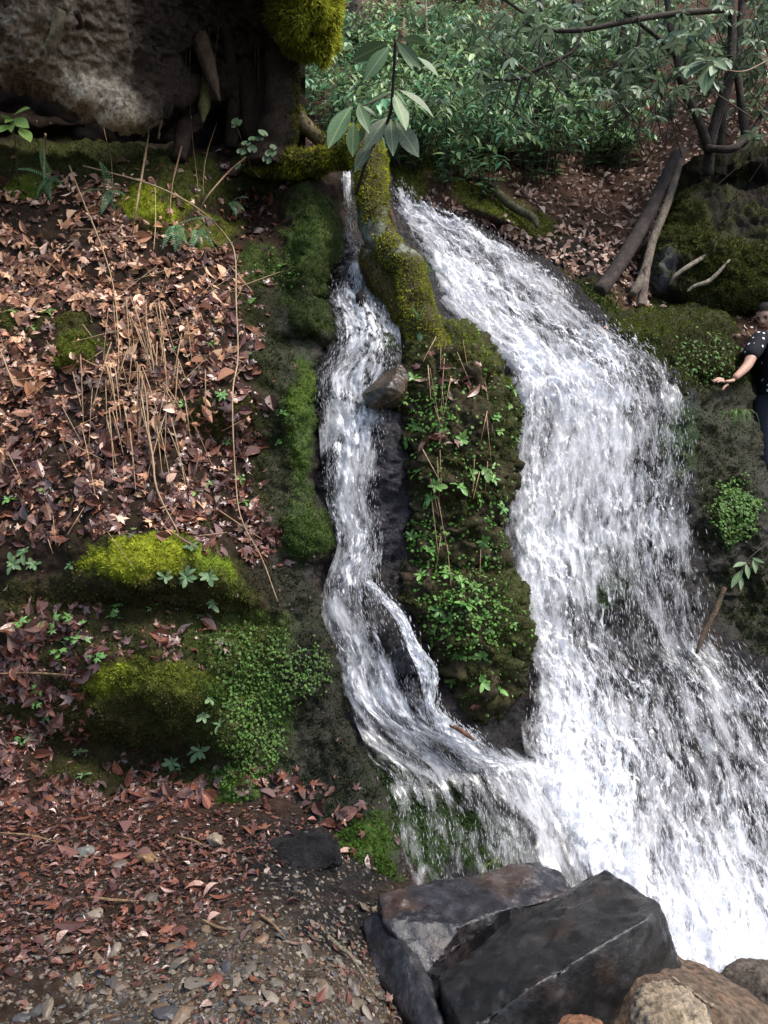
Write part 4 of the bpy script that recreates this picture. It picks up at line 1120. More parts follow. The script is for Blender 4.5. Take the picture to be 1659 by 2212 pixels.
# ================================================================ roots, logs and trunks
def blades_on(name, V, Fs, n, colfn, ln=(.01, .03), wd=.005, droop=0.1, parent=None, wfn=None, fluff=.55, mat=None):
    """moss shoots on any mesh (verts, list of face arrays)"""
    T = []
    for f in Fs:
        f = np.asarray(f)
        T.append(f[:, :3])
        if f.shape[1] == 4: T.append(f[:, [0, 2, 3]])
    T = np.concatenate(T)
    a, b, c = V[T[:, 0]], V[T[:, 1]], V[T[:, 2]]
    nn_ = np.cross(b - a, c - a)
    ar = np.linalg.norm(nn_, axis=1)
    w = ar.copy()
    if wfn is not None: w = w * np.maximum(wfn((a + b + c) / 3), 0)
    k = rng.choice(len(T), n, p=w / w.sum())
    r1, r2 = np.sqrt(rng.uniform(size=n))[:, None], rng.uniform(size=n)[:, None]
    P = a[k] * (1 - r1) + b[k] * r1 * (1 - r2) + c[k] * r1 * r2
    N = nn_[k] / np.maximum(ar[k], 1e-12)[:, None]
    C = colfn(P) * (1 + rng.normal(0, .25, (n, 1))).clip(.35, 1.8)
    D = N * .7 + rng.normal(0, fluff, (n, 3)) + np.array([0, 0, -droop]); D /= np.linalg.norm(D, axis=1, keepdims=True)
    L = rng.uniform(*ln, n)[:, None]
    S = np.cross(D, rng.normal(size=(n, 3))); S /= np.maximum(np.linalg.norm(S, axis=1, keepdims=True), 1e-9)
    W = wd * rng.uniform(.6, 1.4, n)[:, None]
    B = P - N * .004
    Q = np.stack([B - S * W, B + S * W, B + D * L * .6 + S * W * .7, B + D * L], 1).reshape(-1, 3)
    q = (np.arange(n) * 4)[:, None] + np.array([[0, 1, 2, 3]])
    return link(name, new_mesh(name, Q, q, np.clip(np.repeat(C, 4, 0), .003, .9), False, mat or M_MOSS), parent, kind='stuff')

def ppath(pts):
    """[(px, py, depth, radius in picture units)] -> points and radii in metres"""
    a = np.array(pts, float)
    return U(a[:, 0], a[:, 1], a[:, 2]), a[:, 3] * a[:, 2] / F

def limb(name, pts, mat, parent, n=30, seg=10, rough=.01, rfreq=8, seed=0, colfn=None, ellipse=1.0, **kw):
    P, r = ppath(pts)
    S = spline(np.column_stack([P, r]), n)
    V, Fs = tube_arrays(S[:, :3], np.maximum(S[:, 3], .0008), seg, seed, rough, rfreq, ellipse)
    off = np.zeros(3)
    if parent is None:
        off = V[V[:, 2].argmin()].copy()
    o = link(name, new_mesh(name, V - off, Fs, np.clip(colfn(V), .004, .9) if colfn else None, True, mat), parent, loc=tuple(off) if parent is None else None, **kw)
    return o, V, Fs

def mix_col(a, b, fr=6, seed=0, lo=-.1, hi=.3):
    return lambda V: np.array(a) * (1 - sstep(lo, hi, fbm(V * fr, 4, seed)))[:, None] + np.array(b) * sstep(lo, hi, fbm(V * fr, 4, seed))[:, None]

def zpx(V):
    """picture height (as seen from the viewpoint) of points, used only to place patches along a root"""
    return CY - (V[:, 2] - CH) / V[:, 1] * F

# --- the mossy root that comes down between the falls
root = empty('mossy_root', 'thick moss and lichen covered root twisting down between the two falls', 'root')
def rootcol(V):
    y = V[:, 2]
    nz = fbm(V * 9, 4, 4)
    c = np.array((.20, .22, .024)) * (1 - sstep(-.1, .35, nz))[:, None] + np.array((.36, .38, .036)) * sstep(-.1, .35, nz)[:, None]
    return c
def lichen(V):   # 1 on the bare, lichened stretch of the root
    return sstep(3.22, 3.30, V[:, 2]) * sstep(3.66, 3.58, V[:, 2] + .05 * fbm(V * 10, 3, 1)) * sstep(-.12, .12, fbm(V * 7, 3, 12))
def rootbase(V):
    nz = fbm(V * 16, 4, 7)
    c = np.array((.055, .045, .02)) + 0 * V
    li = lichen(V)[:, None]
    lc = np.array((.22, .25, .20)) * sstep(-.15, .25, nz)[:, None] + np.array((.10, .10, .07)) * (1 - sstep(-.15, .25, nz))[:, None]
    return c * (1 - li) + lc * li
o_, V1, F1 = limb('root_stem', [(748, 300, 5.75, 30), (775, 318, 5.62, 42), (800, 352, 5.5, 38), (803, 420, 5.4, 35), (812, 490, 5.35, 35), (842, 545, 5.3, 34), (882, 582, 5.26, 36), (894, 640, 5.22, 38), (906, 700, 5.2, 44), (940, 770, 5.2, 40)],
                  M_BARK, root, 70, 22, .03, 9, 3, rootbase)
blades_on('moss', V1, F1, 26000, rootcol, (.008, .028), .0045, .1, root, lambda V: np.maximum(.02, 1 - lichen(V) - .6 * sstep(.1, .3, fbm(V * 5, 3, 5))))
o_, V2, F2 = limb('side_root', [(835, 520, 5.36, 24), (806, 555, 5.36, 28), (815, 600, 5.32, 27), (850, 640, 5.26, 24), (872, 690, 5.2, 24)], M_BARK, root, 30, 14, .03, 9, 5, rootbase)
blades_on('moss', V2, F2, 8000, mix_col((.07, .065, .014), (.12, .11, .016), 8), (.01, .03), .0045, .35, root)
o_, V3, F3 = limb('bridge_root', [(540, 345, 6.0, 26), (600, 350, 5.92, 28), (660, 352, 5.82, 26), (715, 340, 5.74, 26), (775, 322, 5.62, 30)], M_BARK, root, 30, 14, .04, 7, 6, rootbase)
blades_on('moss', V3, F3, 12000, mix_col((.13, .14, .018), (.28, .28, .025), 6), (.012, .05), .005, .55, root)
limb('thin_root', [(825, 400, 5.4, 5), (836, 440, 5.36, 5), (846, 470, 5.32, 6), (856, 505, 5.3, 5)], M_BARK, root, 14, 6, .002, 20, 1, lambda V: np.array((.08, .045, .03)) + 0 * V)
hang = empty('hanging_rootlet', 'black tangle of wet rootlets dangling over the side fall', 'root')
limb('rootlet', [(795, 575, 5.3, 2), (786, 600, 5.28, 3), (784, 625, 5.27, 4), (780, 640, 5.26, 12), (778, 655, 5.26, 10), (777, 664, 5.26, 1)], M_BARK, hang, 20, 8, .01, 30, 2, lambda V: np.array((.012, .01, .009)) + 0 * V)
limb('rootlet', [(786, 585, 5.28, 1.5), (792, 610, 5.27, 1.5), (800, 622, 5.27, 1.5), (808, 612, 5.27, 1.5)], M_BARK, hang, 14, 5, 0, 8, 3, lambda V: np.array((.014, .011, .01)) + 0 * V)
for i in range(5):
    x = 774 + i * 4
    limb('rootlet', [(x, 655, 5.26, .9), (x + random.uniform(-4, 4), 690, 5.26, .7), (x + random.uniform(-6, 6), 715 + random.uniform(-15, 25), 5.26, .5)], M_BARK, hang, 8, 4, 0, 8, i, lambda V: np.array((.012, .01, .009)) + 0 * V)

# --- tree base standing on the overhang with its curtain of roots and hanging moss
tb = empty('overhang_tree', 'dark tree base with hanging roots and a shaggy moss clump over the overhang', 'tree')
dk = mix_col((.022, .014, .009), (.045, .028, .018), 8, 3)
o_, V4, F4 = limb('trunk', [(600, -420, 5.0, 95), (610, -200, 5.4, 70), (614, -40, 5.7, 48), (612, 80, 5.8, 40), (608, 180, 5.86, 36), (603, 260, 5.9, 38), (592, 330, 5.95, 48), (585, 370, 5.95, 55)], M_BARK, tb, 60, 18, .06, 6, 5, dk)
blades_on('trunk_moss', V4, F4, 11000, mix_col((.045, .048, .012), (.12, .12, .016), 6), (.012, .045), .005, .4, tb, lambda V: sstep(-.78, -.66, V[:, 0] + .08 * fbm(V * 5, 3, 3)))
o_, V5, F5 = limb('buttress', [(612, 170, 6.0, 20), (628, 225, 6.1, 18), (652, 265, 6.2, 17), (690, 300, 6.3, 14), (720, 330, 6.3, 10)], M_BARK, tb, 24, 10, .02, 9, 6, mix_col((.17, .13, .08), (.08, .075, .02), 10))
blades_on('buttress_moss', V5, F5, 2500, mix_col((.09, .10, .016), (.17, .18, .02), 6), (.01, .03), .005, .2, tb, lambda V: sstep(-.1, .2, fbm(V * 6, 3, 9)))
bm = bmesh.new(); bmesh.ops.create_icosphere(bm, subdivisions=4, radius=1.0)
mv = np.array([v.co for v in bm.verts]); mf = np.array([[v.index for v in f.verts] for f in bm.faces]); bm.free()
mv = mv * (1 + .55 * fbm(mv * 1.6, 4, 3))[:, None] * np.array([.28, .28, .42]) * (1 + .25 * np.clip(-mv[:, 2:] * mv[:, :1], -1, 1)) + U(648, -8, 5.6)
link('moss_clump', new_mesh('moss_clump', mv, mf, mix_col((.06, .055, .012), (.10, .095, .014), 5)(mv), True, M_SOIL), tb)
blades_on('hanging_moss', mv, [mf], 34000, lambda P: np.array((.075, .07, .012)) * (1 - sstep(-1.02, -.42, P[:, 0] + .15 * fbm(P * 4, 3, 2)))[:, None] + np.array((.30, .32, .03)) * sstep(-1.02, -.42, P[:, 0] + .15 * fbm(P * 4, 3, 2))[:, None], (.015, .065), .0045, .7, tb)  # browner fibres on the left; right side painted brighter, as the light falls
roots_ = [([(400, -60, 5.6, 16), (425, 60, 5.6, 18), (440, 110, 5.55, 19), (457, 165, 5.52, 14), (474, 218, 5.5, 2)], (.075, .05, .03)), ([(385, 120, 5.8, 9), (386, 230, 5.75, 16), (395, 280, 5.7, 18), (386, 345, 5.65, 15)], (.055, .036, .026)),
          ([(444, 120, 5.7, 6), (442, 190, 5.6, 9), (440, 230, 5.55, 12), (438, 264, 5.5, 2)], (.075, .075, .02)), ([(362, 120, 5.5, 3.5), (352, 205, 5.45, 4), (342, 300, 5.45, 4)], (.14, .10, .065)),
          ([(130, 20, 4.62, 13), (118, 70, 4.68, 11), (104, 110, 4.75, 9), (96, 150, 4.85, 4)], (.26, .22, .14)), ([(165, 25, 4.66, 7), (176, 55, 4.75, 5), (150, 60, 4.8, 5)], (.05, .035, .025)),
          ([(500, -50, 5.6, 14), (520, 60, 5.8, 16), (535, 160, 5.9, 20), (545, 300, 6.0, 24)], (.026, .017, .011)), ([(470, -60, 5.5, 10), (490, 80, 5.7, 12), (505, 200, 5.9, 14), (500, 320, 6.0, 16)], (.024, .016, .011)),
          ([(560, -60, 5.6, 18), (565, 80, 5.85, 18), (570, 200, 5.95, 18), (562, 330, 6.0, 22)], (.024, .016, .011))]
for i, (pt, cl) in enumerate(roots_):
    limb('root', pt, M_BARK, tb, 20, 9, .02, 12, i, mix_col(cl, tuple(np.array(cl) * .55), 12, i))
for i in range(26):
    x = random.uniform(250, 600); y0 = random.uniform(-10, 120); ln_ = random.uniform(60, 200)
    dd = 5.35 + (x - 250) * .0012
    limb('hair_root', [(x, y0, dd, .9), (x + random.uniform(-8, 8), y0 + ln_ * .5, dd, .9), (x + random.uniform(-15, 15), y0 + ln_, dd, .5)], M_BARK, tb, 8, 4, 0, 8, i, lambda V: np.array((.06, .042, .03)) + 0 * V)
# packed dark soil and rootlets under the tree, closing the hollow behind the root curtain
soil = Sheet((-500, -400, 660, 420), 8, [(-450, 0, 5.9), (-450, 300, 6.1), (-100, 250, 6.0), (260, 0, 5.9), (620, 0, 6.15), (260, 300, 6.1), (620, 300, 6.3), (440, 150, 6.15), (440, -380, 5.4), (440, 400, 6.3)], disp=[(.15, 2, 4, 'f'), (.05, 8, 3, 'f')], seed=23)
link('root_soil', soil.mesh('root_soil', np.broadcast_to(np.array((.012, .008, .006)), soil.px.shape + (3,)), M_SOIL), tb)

# --- logs and fallen branches on the far bank
def log(name, label, pts, cl, cl2, cat='log', rough=.008, n=40, seg=14, **kw):
    o, V, Fs = limb(name, pts, M_BARK, None, n, seg, rough, 14, len(label), mix_col(cl, cl2, 9, 5), label=label, cat=cat, **kw)
    return o
log('leaning_log', 'thick dark brown log leaning on the leafy slope above the main fall', [(1462, 335, 8.9, 13), (1400, 465, 8.3, 15), (1345, 560, 7.85, 16), (1294, 632, 7.5, 15)], (.035, .027, .024), (.065, .05, .045))
log('leaning_log', 'thinner pale knotted log leaning beside the dark log', [(1476, 322, 8.95, 7), (1444, 432, 8.4, 9), (1412, 515, 8.0, 9), (1393, 585, 7.75, 10), (1366, 638, 7.55, 9)], (.15, .125, .095), (.085, .07, .055))
log('broken_snag', 'splintered short grey snag at the foot of the pale log', [(1398, 580, 7.7, 7), (1392, 615, 7.65, 9), (1385, 662, 7.6, 11)], (.19, .15, .12), (.12, .09, .07), 'snag')
log('fallen_branch', 'pale crooked bare branch lying on the mossy hump', [(1562, 534, 7.6, 4), (1520, 556, 7.6, 5), (1480, 580, 7.55, 5), (1455, 600, 7.55, 4), (1446, 615, 7.6, 2)], (.24, .21, .16), (.16, .14, .10), 'branch', .002, 24, 8)
log('fallen_branch', 'short pale forked branch below the crooked one on moss', [(1576, 562, 7.5, 3), (1552, 588, 7.45, 4), (1530, 608, 7.45, 5), (1500, 618, 7.45, 4), (1484, 630, 7.45, 2)], (.25, .22, .17), (.16, .14, .10), 'branch', .002, 24, 8)
log('fallen_branch', 'mossy bent branch lying along the top of the main fall', [(990, 380, 8.5, 6), (1045, 390, 8.3, 8), (1075, 418, 8.1, 9), (1110, 448, 7.9, 9), (1150, 470, 7.75, 9), (1160, 490, 7.7, 4)], (.10, .09, .05), (.055, .05, .02), 'branch', .006, 30, 10)
log('fallen_branch', 'dark fallen pole lying against the wet rock by the lower fall', [(1565, 1270, 5.6, 5), (1545, 1320, 5.5, 6), (1520, 1370, 5.4, 6), (1505, 1410, 5.3, 3)], (.05, .035, .022), (.10, .065, .04), 'branch', .003, 20, 8)
log('fallen_branch', 'lichen-flecked stick lying across the gravel left of the black boulder', [(690, 1995, 3.05, 2), (708, 2022, 2.96, 5), (735, 2048, 2.88, 5), (755, 2062, 2.84, 4), (775, 2092, 2.72, 3), (800, 2132, 2.58, 2.4), (814, 2152, 2.54, 1.5)], (.22, .19, .13), (.12, .09, .05), 'stick', .003, 40, 8)
log('driftwood', 'reddish splinter of wood caught where the side fall joins the main fall', [(970, 1566, 4.36, 3), (990, 1575, 4.32, 5), (1010, 1588, 4.28, 5), (1025, 1600, 4.25, 2)], (.20, .10, .06), (.13, .07, .045), 'wood', .003, 16, 8)
for i, (pt, lab) in enumerate([([(0, 1800), (60, 1803), (125, 1822)], 'straw-coloured twig lying on wet red leaves'), ([(385, 1808), (415, 1815), (440, 1825)], 'short tan twig on the floor near the pale stone'), ([(195, 1952), (240, 1956), (300, 1958)], 'pale twig lying on the dark middle of the floor'),
                               ([(437, 1997), (465, 2006), (495, 2018)], 'tan twig on gravel left of the runoff'), ([(560, 1990), (590, 2010), (612, 2035)], 'pale broken stick in the shallow runoff'), ([(0, 1452), (80, 1450), (175, 1458)], 'long brown stick lying level across the lower leaf patch')]):
    a = np.array(pt, float)
    if a[0, 1] < 1600:
        Pw = bank.at(a[:, 0], a[:, 1])[0] - np.array([0, .04, 0])
    else:
        Pw = grd.at(a[:, 0], a[:, 1])[0] + np.array([0, 0, .015])
    S = spline(np.column_stack([Pw, [.004, .006, .003]]), 10)
    V, Fs = tube_arrays(S[:, :3], S[:, 3], 6, i, .002, 30)
    off = V[0].copy()
    link('twig', new_mesh('twig', V - off, Fs, mix_col((.26, .17, .09), (.16, .10, .055), 20)(V), True, M_BARK), None, lab, 'twig', 'twigs on the ground', loc=tuple(off))

# --- far trunks up the slope
def tree_trunk(label, pts, cl, cl2, name='forest_tree', n=30):
    t = empty(name, label, 'tree')
    limb('trunk', pts, M_BARK, t, n, 14, .02, 5, 3, mix_col(cl, cl2, 4, 2))
    return t
tree_trunk('broad grey-brown tree trunk rising at the top above the shaggy moss clump', [(770, 90, 13.0, 28), (773, 60, 13.0, 23), (776, 0, 13.0, 21), (780, -200, 13.0, 20), (782, -900, 13.0, 15)], (.16, .12, .09), (.10, .075, .055))
tree_trunk('thin pale sapling stem standing on the slope right of the broad trunk', [(925, 175, 11.5, 3), (923, 100, 11.5, 3), (920, 0, 11.5, 2.6), (918, -200, 11.5, 2)], (.26, .24, .19), (.18, .16, .12))
tree_trunk('splintered reddish stump just behind the tip of the near rhododendron sprig', [(868, 120, 11.0, 10), (868, 85, 11.0, 9), (871, 60, 11.0, 6), (873, 40, 11.0, 2)], (.24, .15, .10), (.16, .10, .07))
tree_trunk('leaning dark trunk on the slope beside the broad grey-brown trunk', [(800, 75, 13.5, 7), (815, 30, 13.5, 6), (835, -60, 13.5, 5), (850, -300, 13.5, 4)], (.07, .055, .035), (.045, .035, .025))
tree_trunk('dark trunk at the upper edge behind the rhododendron leaves', [(1258, 130, 11.5, 11), (1250, 60, 11.5, 10), (1246, 0, 11.5, 10), (1240, -400, 11.5, 9)], (.035, .028, .022), (.05, .04, .03))
# ================================================================ living plants
def mesh_of(tm, name, mat, col=None):
    return new_mesh(name, tm[0], tm[1], None if col is None else np.tile(np.array(col), (len(tm[0]), 1)), True, mat)

def between(base, tip, tilt=None, flat=None):
    """frame with Y from base to tip; top side turned towards the light and the viewer"""
    base, tip = np.asarray(base, float), np.asarray(tip, float)
    y = tip - base; L = np.linalg.norm(y); y = y / L
    up = np.array([0.0, -.75, .65]) if flat is None else np.asarray(flat, float)
    up = up + (rng.normal(0, .25, 3) if tilt is None else np.asarray(tilt, float))
    z = up - y * (up @ y); z /= np.linalg.norm(z)
    x = np.cross(y, z)
    return np.stack([x, y, z], -1), L

RHO = [strip_leaf(1, .36, 8, .22, .22), strip_leaf(1, .34, 8, .3, .35, twist=.3), strip_leaf(1, .38, 8, .12, .15, twist=-.3)]
M_RHO = plain_mat('rhododendron_leaf', [(.075, .14, .06), (.105, .18, .08), (.065, .115, .055), (.12, .20, .095)], .5, .15, 25, .1, 60, .3, trans=.14)
M_RHO_DULL = plain_mat('weathered_rhododendron_leaf', [(.11, .15, .095), (.14, .165, .115), (.095, .135, .08)], .55, .35, 30, .1, 60, .3, trans=.1)
M_STEM = plain_mat('dark_twig', [(.035, .026, .02), (.05, .036, .026)], .7, .3, 30, .3, 60, .3)
M_STRAW = plain_mat('dead_stem', [(.30, .20, .11), (.22, .14, .075), (.36, .26, .16), (.17, .10, .055)], .65, .3, 40, .2, 80, .35)
def midrib(m):
    """a paler midrib and faint side veins along the leaf's own length"""
    nt = m.node_tree; b = nt.nodes['Principled BSDF']
    src = b.inputs['Base Color'].links[0].from_socket
    tc = nn(nt, 'ShaderNodeTexCoord'); sp = nn(nt, 'ShaderNodeSeparateXYZ'); nt.links.new(tc.outputs['Object'], sp.inputs[0])
    ab = nn(nt, 'ShaderNodeMath', operation='ABSOLUTE'); nt.links.new(sp.outputs['X'], ab.inputs[0])
    mr = nn(nt, 'ShaderNodeMapRange'); mr.inputs['From Min'].default_value = .006; mr.inputs['From Max'].default_value = .02; mr.inputs['To Min'].default_value = 1.0; mr.inputs['To Max'].default_value = 0.0
    nt.links.new(ab.outputs[0], mr.inputs['Value'])
    ad = nn(nt, 'ShaderNodeMath', operation='MULTIPLY_ADD'); ad.inputs[1].default_value = -.6; nt.links.new(ab.outputs[0], ad.inputs[0]); nt.links.new(sp.outputs['Y'], ad.inputs[2])
    wv = nn(nt, 'ShaderNodeMath', operation='SINE'); sc_ = nn(nt, 'ShaderNodeMath', operation='MULTIPLY'); sc_.inputs[1].default_value = 75; nt.links.new(ad.outputs[0], sc_.inputs[0]); nt.links.new(sc_.outputs[0], wv.inputs[0])
    vr = nn(nt, 'ShaderNodeMapRange'); vr.inputs['From Min'].default_value = .8; vr.inputs['From Max'].default_value = 1.0; vr.inputs['To Max'].default_value = .25; nt.links.new(wv.outputs[0], vr.inputs['Value'])
    mxm = nn(nt, 'ShaderNodeMath', operation='MAXIMUM'); nt.links.new(mr.outputs[0], mxm.inputs[0]); nt.links.new(vr.outputs[0], mxm.inputs[1])
    mx = nn(nt, 'ShaderNodeMix', data_type='RGBA'); mx.inputs[7].default_value = (.22, .28, .14, 1)
    nt.links.new(mxm.outputs[0], mx.inputs[0]); nt.links.new(src, mx.inputs[6]); nt.links.new(mx.outputs[2], b.inputs['Base Color'])
midrib(M_RHO); midrib(M_RHO_DULL)
rho_me = [mesh_of(t, 'leaf', M_RHO) for t in RHO]; rho_dull = [mesh_of(t, 'leaf', M_RHO_DULL) for t in RHO]

def stem_tube(name, P, R, mat, parent, n=14, seg=6):
    S = spline(np.column_stack([P, R]), n)
    V, Fs = tube_arrays(S[:, :3], np.maximum(S[:, 3], .0006), seg)
    return link(name, new_mesh(name, V, Fs, None, True, mat), parent)

# --- rhododendron sprig in front of the mossy root
sprig = empty('rhododendron_sprig', 'large-leaved rhododendron sprig standing before the mossy root', 'plant')
def c4(x, y): return 658 + x * .2976, y * .2976
SP = [(768, 420, 5.30), (777, 395, 5.22), (800, 325, 5.02), (832, 274, 4.86), (844, 240, 4.78), (848, 200, 4.72), (851, 150, 4.64), (854, 95, 4.56), (854, 82, 4.55)]
stem_tube('stem', U(*np.array(SP).T), [.012, .012, .012, .011, .011, .010, .009, .009, .006], M_STEM, sprig, 40, 8)
stem_tube('side_twig', np.array([U(*c4(620, 680), 4.8), U(*c4(500, 740), 4.75), U(*c4(350, 790), 4.7)]), [.006, .005, .004], M_STEM, sprig, 12, 6)
SPL = [(615, 335, 425, 575, 4.55, 0, 0), (670, 305, 850, 490, 4.55, 0, 0), (690, 330, 800, 505, 4.6, .05, 0), (820, 415, 985, 540, 4.5, 0, 0), (700, 285, 885, 285, 4.6, .1, 0), (610, 305, 340, 430, 4.6, .12, 0), (645, 680, 755, 925, 4.75, -.08, 0),
       (690, 655, 970, 810, 4.75, 0, 1), (650, 650, 745, 760, 4.82, .08, 0), (595, 855, 430, 1075, 4.85, -.08, 1), (625, 865, 640, 1105, 4.85, -.08, 1), (665, 885, 832, 1130, 4.85, -.06, 1), (335, 775, 160, 1055, 4.7, -.08, 0), (390, 760, 465, 940, 4.7, -.08, 0),
       (410, 765, 530, 835, 4.76, .05, 0), (355, 890, 345, 1125, 4.78, -.05, 0), (500, 1035, 345, 1225, 4.9, -.05, 1), (590, 680, 440, 750, 4.85, .05, 0), (335, 880, 215, 1050, 4.84, .05, 0), (555, 980, 600, 1090, 4.95, .05, 0), (430, 900, 400, 1035, 4.85, .05, 0), (320, 780, 135, 945, 4.8, .05, 0)]
for i, (x0, y0, x1, y1, d, dd, dull) in enumerate(SPL):
    b, t = U(*c4(x0, y0), d), U(*c4(x1, y1), d + dd)
    R, L = between(b, t, flat=(0, .2, 1.0) if i in (4, 5) else None)
    place((rho_dull if dull else rho_me)[i % 3], 'leaf', b, R, L * np.array([1.05, 1, 1]), sprig)

def whorl(center, axis, n, size, meshes, parent, spread=1.0):
    ax = np.asarray(axis, float); ax /= np.linalg.norm(ax)
    a = np.cross(ax, [.3, .5, .2]); a /= np.linalg.norm(a); b = np.cross(ax, a)
    for k in range(n):
        th = 2 * math.pi * (k + rng.uniform(-.25, .25)) / n
        dr = (a * math.cos(th) + b * math.sin(th)) * spread + ax * rng.uniform(-.2, .35) + np.array([0, 0, -.25])
        R, L = between(center, np.asarray(center) + dr, flat=ax + np.array([0, -.2, .3]))
        place(meshes[rng.integers(len(meshes))], 'leaf', center, R, size * rng.uniform(.75, 1.15), parent)

# --- small seedling at the left edge
sd_ = empty('rhododendron_seedling', 'small bright green seedling at the left edge under the overhang', 'plant')
M_LIME = plain_mat('young_leaf', [(.16, .26, .06), (.20, .30, .08)], .4, .15, 25, .1, 60, .5, trans=.2)
lime = [mesh_of(t, 'leaf', M_LIME) for t in (strip_leaf(1, .45, 8, .2, .2), strip_leaf(1, .42, 8, .3, .3))]
stem_tube('stem', U(np.array([38, 36, 32, 28]), np.array([400, 340, 300, 262]), np.array([5.1, 4.95, 4.85, 4.8])), [.004, .004, .003, .003], M_STEM, sd_)
for x0, y0, x1, y1 in [(28, 250, 62, 228), (30, 256, 60, 272), (30, 262, 22, 283), (26, 262, 0, 245), (22, 270, -8, 284), (44, 276, 66, 302), (30, 258, 10, 262)]:
    b, t = U(x0, y0, 4.8), U(x1, y1, 4.72)
    R, L = between(b, t); place(lime[0], 'leaf', b, R, L, sd_)

# --- rosette plants with spoon-shaped toothed leaves
ROS = [strip_leaf(1, .40, 9, .3, .5, .68, .07, basew=.12, tipw=.25), strip_leaf(1, .36, 9, .4, .9, .7, .07, basew=.12, tipw=.25), strip_leaf(1, .44, 9, .2, .2, .65, .08, basew=.12, tipw=.25)]
M_ROS = plain_mat('rosette_leaf', [(.07, .17, .03), (.10, .23, .042), (.125, .26, .06), (.08, .20, .05), (.15, .25, .06)], .45, .2, 30, .15, 50, .45, trans=.15)
M_ROS_DRY = plain_mat('blue_green_rosette_leaf', [(.07, .13, .055), (.09, .16, .07), (.11, .17, .07)], .5, .2, 30, .15, 50, .4, trans=.12)
ros = [mesh_of(t, 'leaf', M_ROS) for t in ROS]; ros2 = [mesh_of(t, 'leaf', M_ROS_DRY) for t in ROS]
def rosette(sheet, px, py, size, label, group, meshes, nl=8, axis_up=.5):
    P, N = sheet.at(px, py); P, N = P[0], N[0]
    t = empty('rosette_plant', label, 'plant', tuple(P), group)
    ax = N * .8 + np.array([0, 0, axis_up]); ax /= np.linalg.norm(ax)
    a = np.cross(ax, [.3, .5, .2]); a /= np.linalg.norm(a); b = np.cross(ax, a)
    th0 = rng.uniform(0, 6)
    for k in range(nl):
        th = th0 + k * 2.4
        dr = (a * math.cos(th) + b * math.sin(th)) * rng.uniform(.7, 1.1) + ax * (.25 + .5 * k / nl) + np.array([0, 0, -.1])
        R, L = between((0, 0, 0), dr, flat=ax)
        place(meshes[rng.integers(len(meshes))], 'leaf', ax * .012, R, size * rng.uniform(.6, 1.1) * (1.1 - .45 * k / nl), t)
    return t
ORD = 'first second third fourth fifth sixth seventh eighth ninth tenth eleventh twelfth thirteenth fourteenth fifteenth sixteenth seventeenth eighteenth nineteenth twentieth twenty-first twenty-second twenty-third twenty-fourth'.split()
def ranked(items, zone, fmt):
    """label per item: its place from the top within its zone"""
    zs = {}
    for i, it in enumerate(items): zs.setdefault(zone(it), []).append(i)
    out = {}
    for z, ids in zs.items():
        for r, i in enumerate(sorted(ids, key=lambda i: items[i][1])): out[i] = fmt(ORD[min(r, 23)], z)
    return out
RIBP = [(350, 290, 1), (330, 440, 1), (435, 375, .8), (430, 315, .9), (380, 570, 1), (340, 660, 1), (615, 640, 1.4), (510, 610, .8), (480, 690, .8), (860, 385, 1.2), (855, 455, 1), (790, 530, 1), (870, 610, 1.3), (410, 840, 1.3), (470, 910, 1.2), (450, 980, 1.2),
        (745, 810, 1.5), (655, 850, 1.2), (770, 870, 1.1), (580, 930, 1.2), (705, 990, 1), (770, 1060, 1.1), (350, 1200, 1), (430, 1290, 1), (720, 1130, .9), (720, 1220, 1.1), (500, 1360, .7), (740, 1420, .8), (390, 1460, 1), (530, 1480, 1.1), (610, 1500, 1.2),
        (690, 1520, 1), (640, 1640, 1.5), (490, 1640, 1), (470, 1740, 1), (720, 1690, 1), (780, 1740, 1), (870, 1720, 1), (400, 1820, 1.3), (490, 1830, .9), (600, 1900, 1.2), (740, 1890, 1.1), (530, 1950, 1), (600, 2030, 1.1), (720, 2020, 1.3), (800, 2080, 1.1), (660, 2100, .9), (820, 600, 1.0), (570, 1560, 1), (560, 1690, 1), (840, 1640, .8), (690, 1600, .9)]
rl = ranked(RIBP, lambda q: 'left side' if q[0] < 490 else 'middle' if q[0] < 700 else 'right side', lambda o, z: o + ' green rosette from the top along the ' + z + ' of the rock rib')
for i_, (x, y, s_) in enumerate(RIBP):
    if s_ >= 1.4:
        lab = {615: 'largest rosette high on the rock rib below its brown leaves', 745: 'big spreading rosette on the upper right of the rock rib', 640: 'biggest pale green rosette low on the rock rib'}[x]
        rosette(rib, 768 + x * .372, 713 + y * .372, .062 * s_, lab, 'rosettes on the rock rib', ros, 9)
    else:
        rosette(rib, 768 + x * .372, 713 + y * .372, .062 * s_, rl[i_], 'rosettes on the rock rib', ros, 7)
